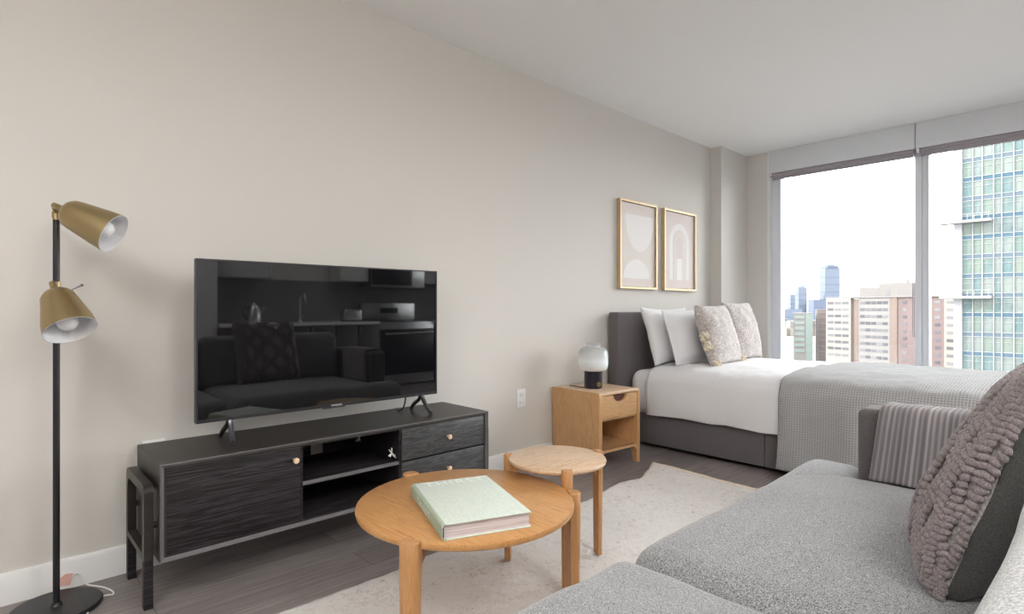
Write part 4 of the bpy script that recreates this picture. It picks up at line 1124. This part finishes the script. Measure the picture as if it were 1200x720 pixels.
# far towers
def tower(name, label, x, y, w, d, top, mat, rz=42, bands=6, crown=None, parent=None):
    t = thing(name, label, 'building', (x, y, GZ), R(rz))
    piece('shaft', mat, t, (-w / 2, w / 2, -d / 2, d / 2, 0, top - GZ))
    for i in range(bands): 
        zz = (top - GZ) * (.25 + .7 * i / bands); piece('floor_band', 'blue_tower_d', t, (-w / 2 - .3, w / 2 + .3, -d / 2 - .3, d / 2 + .3, zz, zz + 1.6))
    if crown: 
        for (mw, h0, h1, m2) in crown: piece('crown', m2, t, (-mw / 2, mw / 2, -mw / 2, mw / 2, top - GZ + h0, top - GZ + h1))
    return t
tw = tower('skyscraper', 'tallest slate-blue skyscraper on the horizon', -509.6, 1646.8, 40, 26, 108, 'blue_tower', 48, 5, [(30, 0, 5, 'blue_tower_d'), (18, 5, 8, 'blue_tower')])
tower('low_blue_block', 'low blue block at the foot of the tallest skyscraper', -508, 1575, 52, 30, 23, 'blue_tower_d', 46, 2)
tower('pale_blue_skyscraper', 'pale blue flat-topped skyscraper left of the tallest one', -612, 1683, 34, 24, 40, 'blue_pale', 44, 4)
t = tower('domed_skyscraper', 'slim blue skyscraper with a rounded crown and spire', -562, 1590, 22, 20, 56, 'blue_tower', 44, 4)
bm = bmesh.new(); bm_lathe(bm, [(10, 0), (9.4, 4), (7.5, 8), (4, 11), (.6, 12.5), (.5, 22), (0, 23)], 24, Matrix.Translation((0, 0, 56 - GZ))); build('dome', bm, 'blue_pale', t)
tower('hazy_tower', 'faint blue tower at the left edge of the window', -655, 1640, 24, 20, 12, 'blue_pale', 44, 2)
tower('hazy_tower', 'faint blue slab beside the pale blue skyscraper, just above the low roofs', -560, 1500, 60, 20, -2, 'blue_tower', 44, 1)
random.seed(31); cols = ['concrete', 'cream_panel', 'brick2', 'grey_panel', 'blue_pale', 'concrete']
k = 0; placed = []
for D_ in (420, 520, 640, 780, 950, 1150):
    for q in range(5):
        px = 912 + q * 15 + random.uniform(-4, 4); a_ = (px - 600) / 656
        x = 2.8 + D_ * (-.730 + .683 * a_); y = D_ * (.683 + .730 * a_); w = random.uniform(.014, .026) * D_; top = 1.1 - D_ * random.uniform(.018, .034)
        if top < GZ + 5: top = GZ + random.uniform(6, 12)
        if any(math.hypot(x - a0, y - b0) < (w + w0) * .72 for a0, b0, w0 in placed): continue
        placed.append((x, y, w))
        t = thing('low_rise_building', 'small pale low-rise building among the distant rooftops', 'building', (x, y, GZ), R(random.choice((20, 46, 30))), 'distant low-rise rooftops')
        piece('wall', cols[k % 6], t, (-w / 2, w / 2, -w / 2, w / 2, 0, top - GZ)); piece('roof', 'grey_panel', t, (-w / 2 - .2, w / 2 + .2, -w / 2 - .2, w / 2 + .2, top - GZ, top - GZ + .5))
        for j in range(2): piece('window_band', 'city_glass', t, (-w / 2 + 1, w / 2 - 1, -w / 2 - .1, -w / 2 + .1, top - GZ - 2.6 - j * 3.2, top - GZ - 1.2 - j * 3.2))
        k += 1

# ---------------------------------------------------------------- light
SKY = 8.5
wd_ = bpy.data.worlds.new('overcast_sky'); bpy.context.scene.world = wd_; wd_.use_nodes = True
bg = wd_.node_tree.nodes['Background']; bg.inputs['Color'].default_value = (.97, .975, 1, 1); bg.inputs['Strength'].default_value = SKY
sd = bpy.data.lights.new('sun', 'SUN'); sd.energy = 9.0; sd.angle = R(3); sd.color = (1, .93, .84)
so = bpy.data.objects.new('sun', sd); COL.objects.link(so); so.rotation_euler = Vector((.80, .45, -.42)).to_track_quat('-Z', 'Y').to_euler()
pd = bpy.data.lights.new('window_portal', 'AREA'); pd.shape = 'RECTANGLE'; pd.size = WX1 - WX0; pd.size_y = H - WZ; pd.cycles.is_portal = True
po = bpy.data.objects.new('window_portal', pd); COL.objects.link(po); po.location = ((WX0 + WX1) / 2, YB + .30, (H + WZ) / 2); po.rotation_euler = (R(-90), 0, 0)

# ---------------------------------------------------------------- camera
cd = bpy.data.cameras.new('camera'); cam = bpy.data.objects.new('camera', cd); COL.objects.link(cam)
cam.location = (2.80, 0, 1.10); cam.rotation_euler = (R(90), 0, math.atan(700 / 656)); cd.sensor_width = 36; cd.lens = 36 * 656 / 1200; cd.shift_y = 1 / 1200; cd.clip_start = .05; cd.clip_end = 6000
sc = bpy.context.scene; sc.camera = cam
sc.view_settings.view_transform = 'Standard'; sc.view_settings.look = 'None'; sc.view_settings.gamma = 1; sc.view_settings.use_curve_mapping = False
sc.view_settings.exposure = .41
sc.cycles.max_bounces = 10; sc.cycles.diffuse_bounces = 6; sc.cycles.transparent_max_bounces = 12; sc.cycles.use_denoising = True
sc.cycles.sample_clamp_indirect = 8
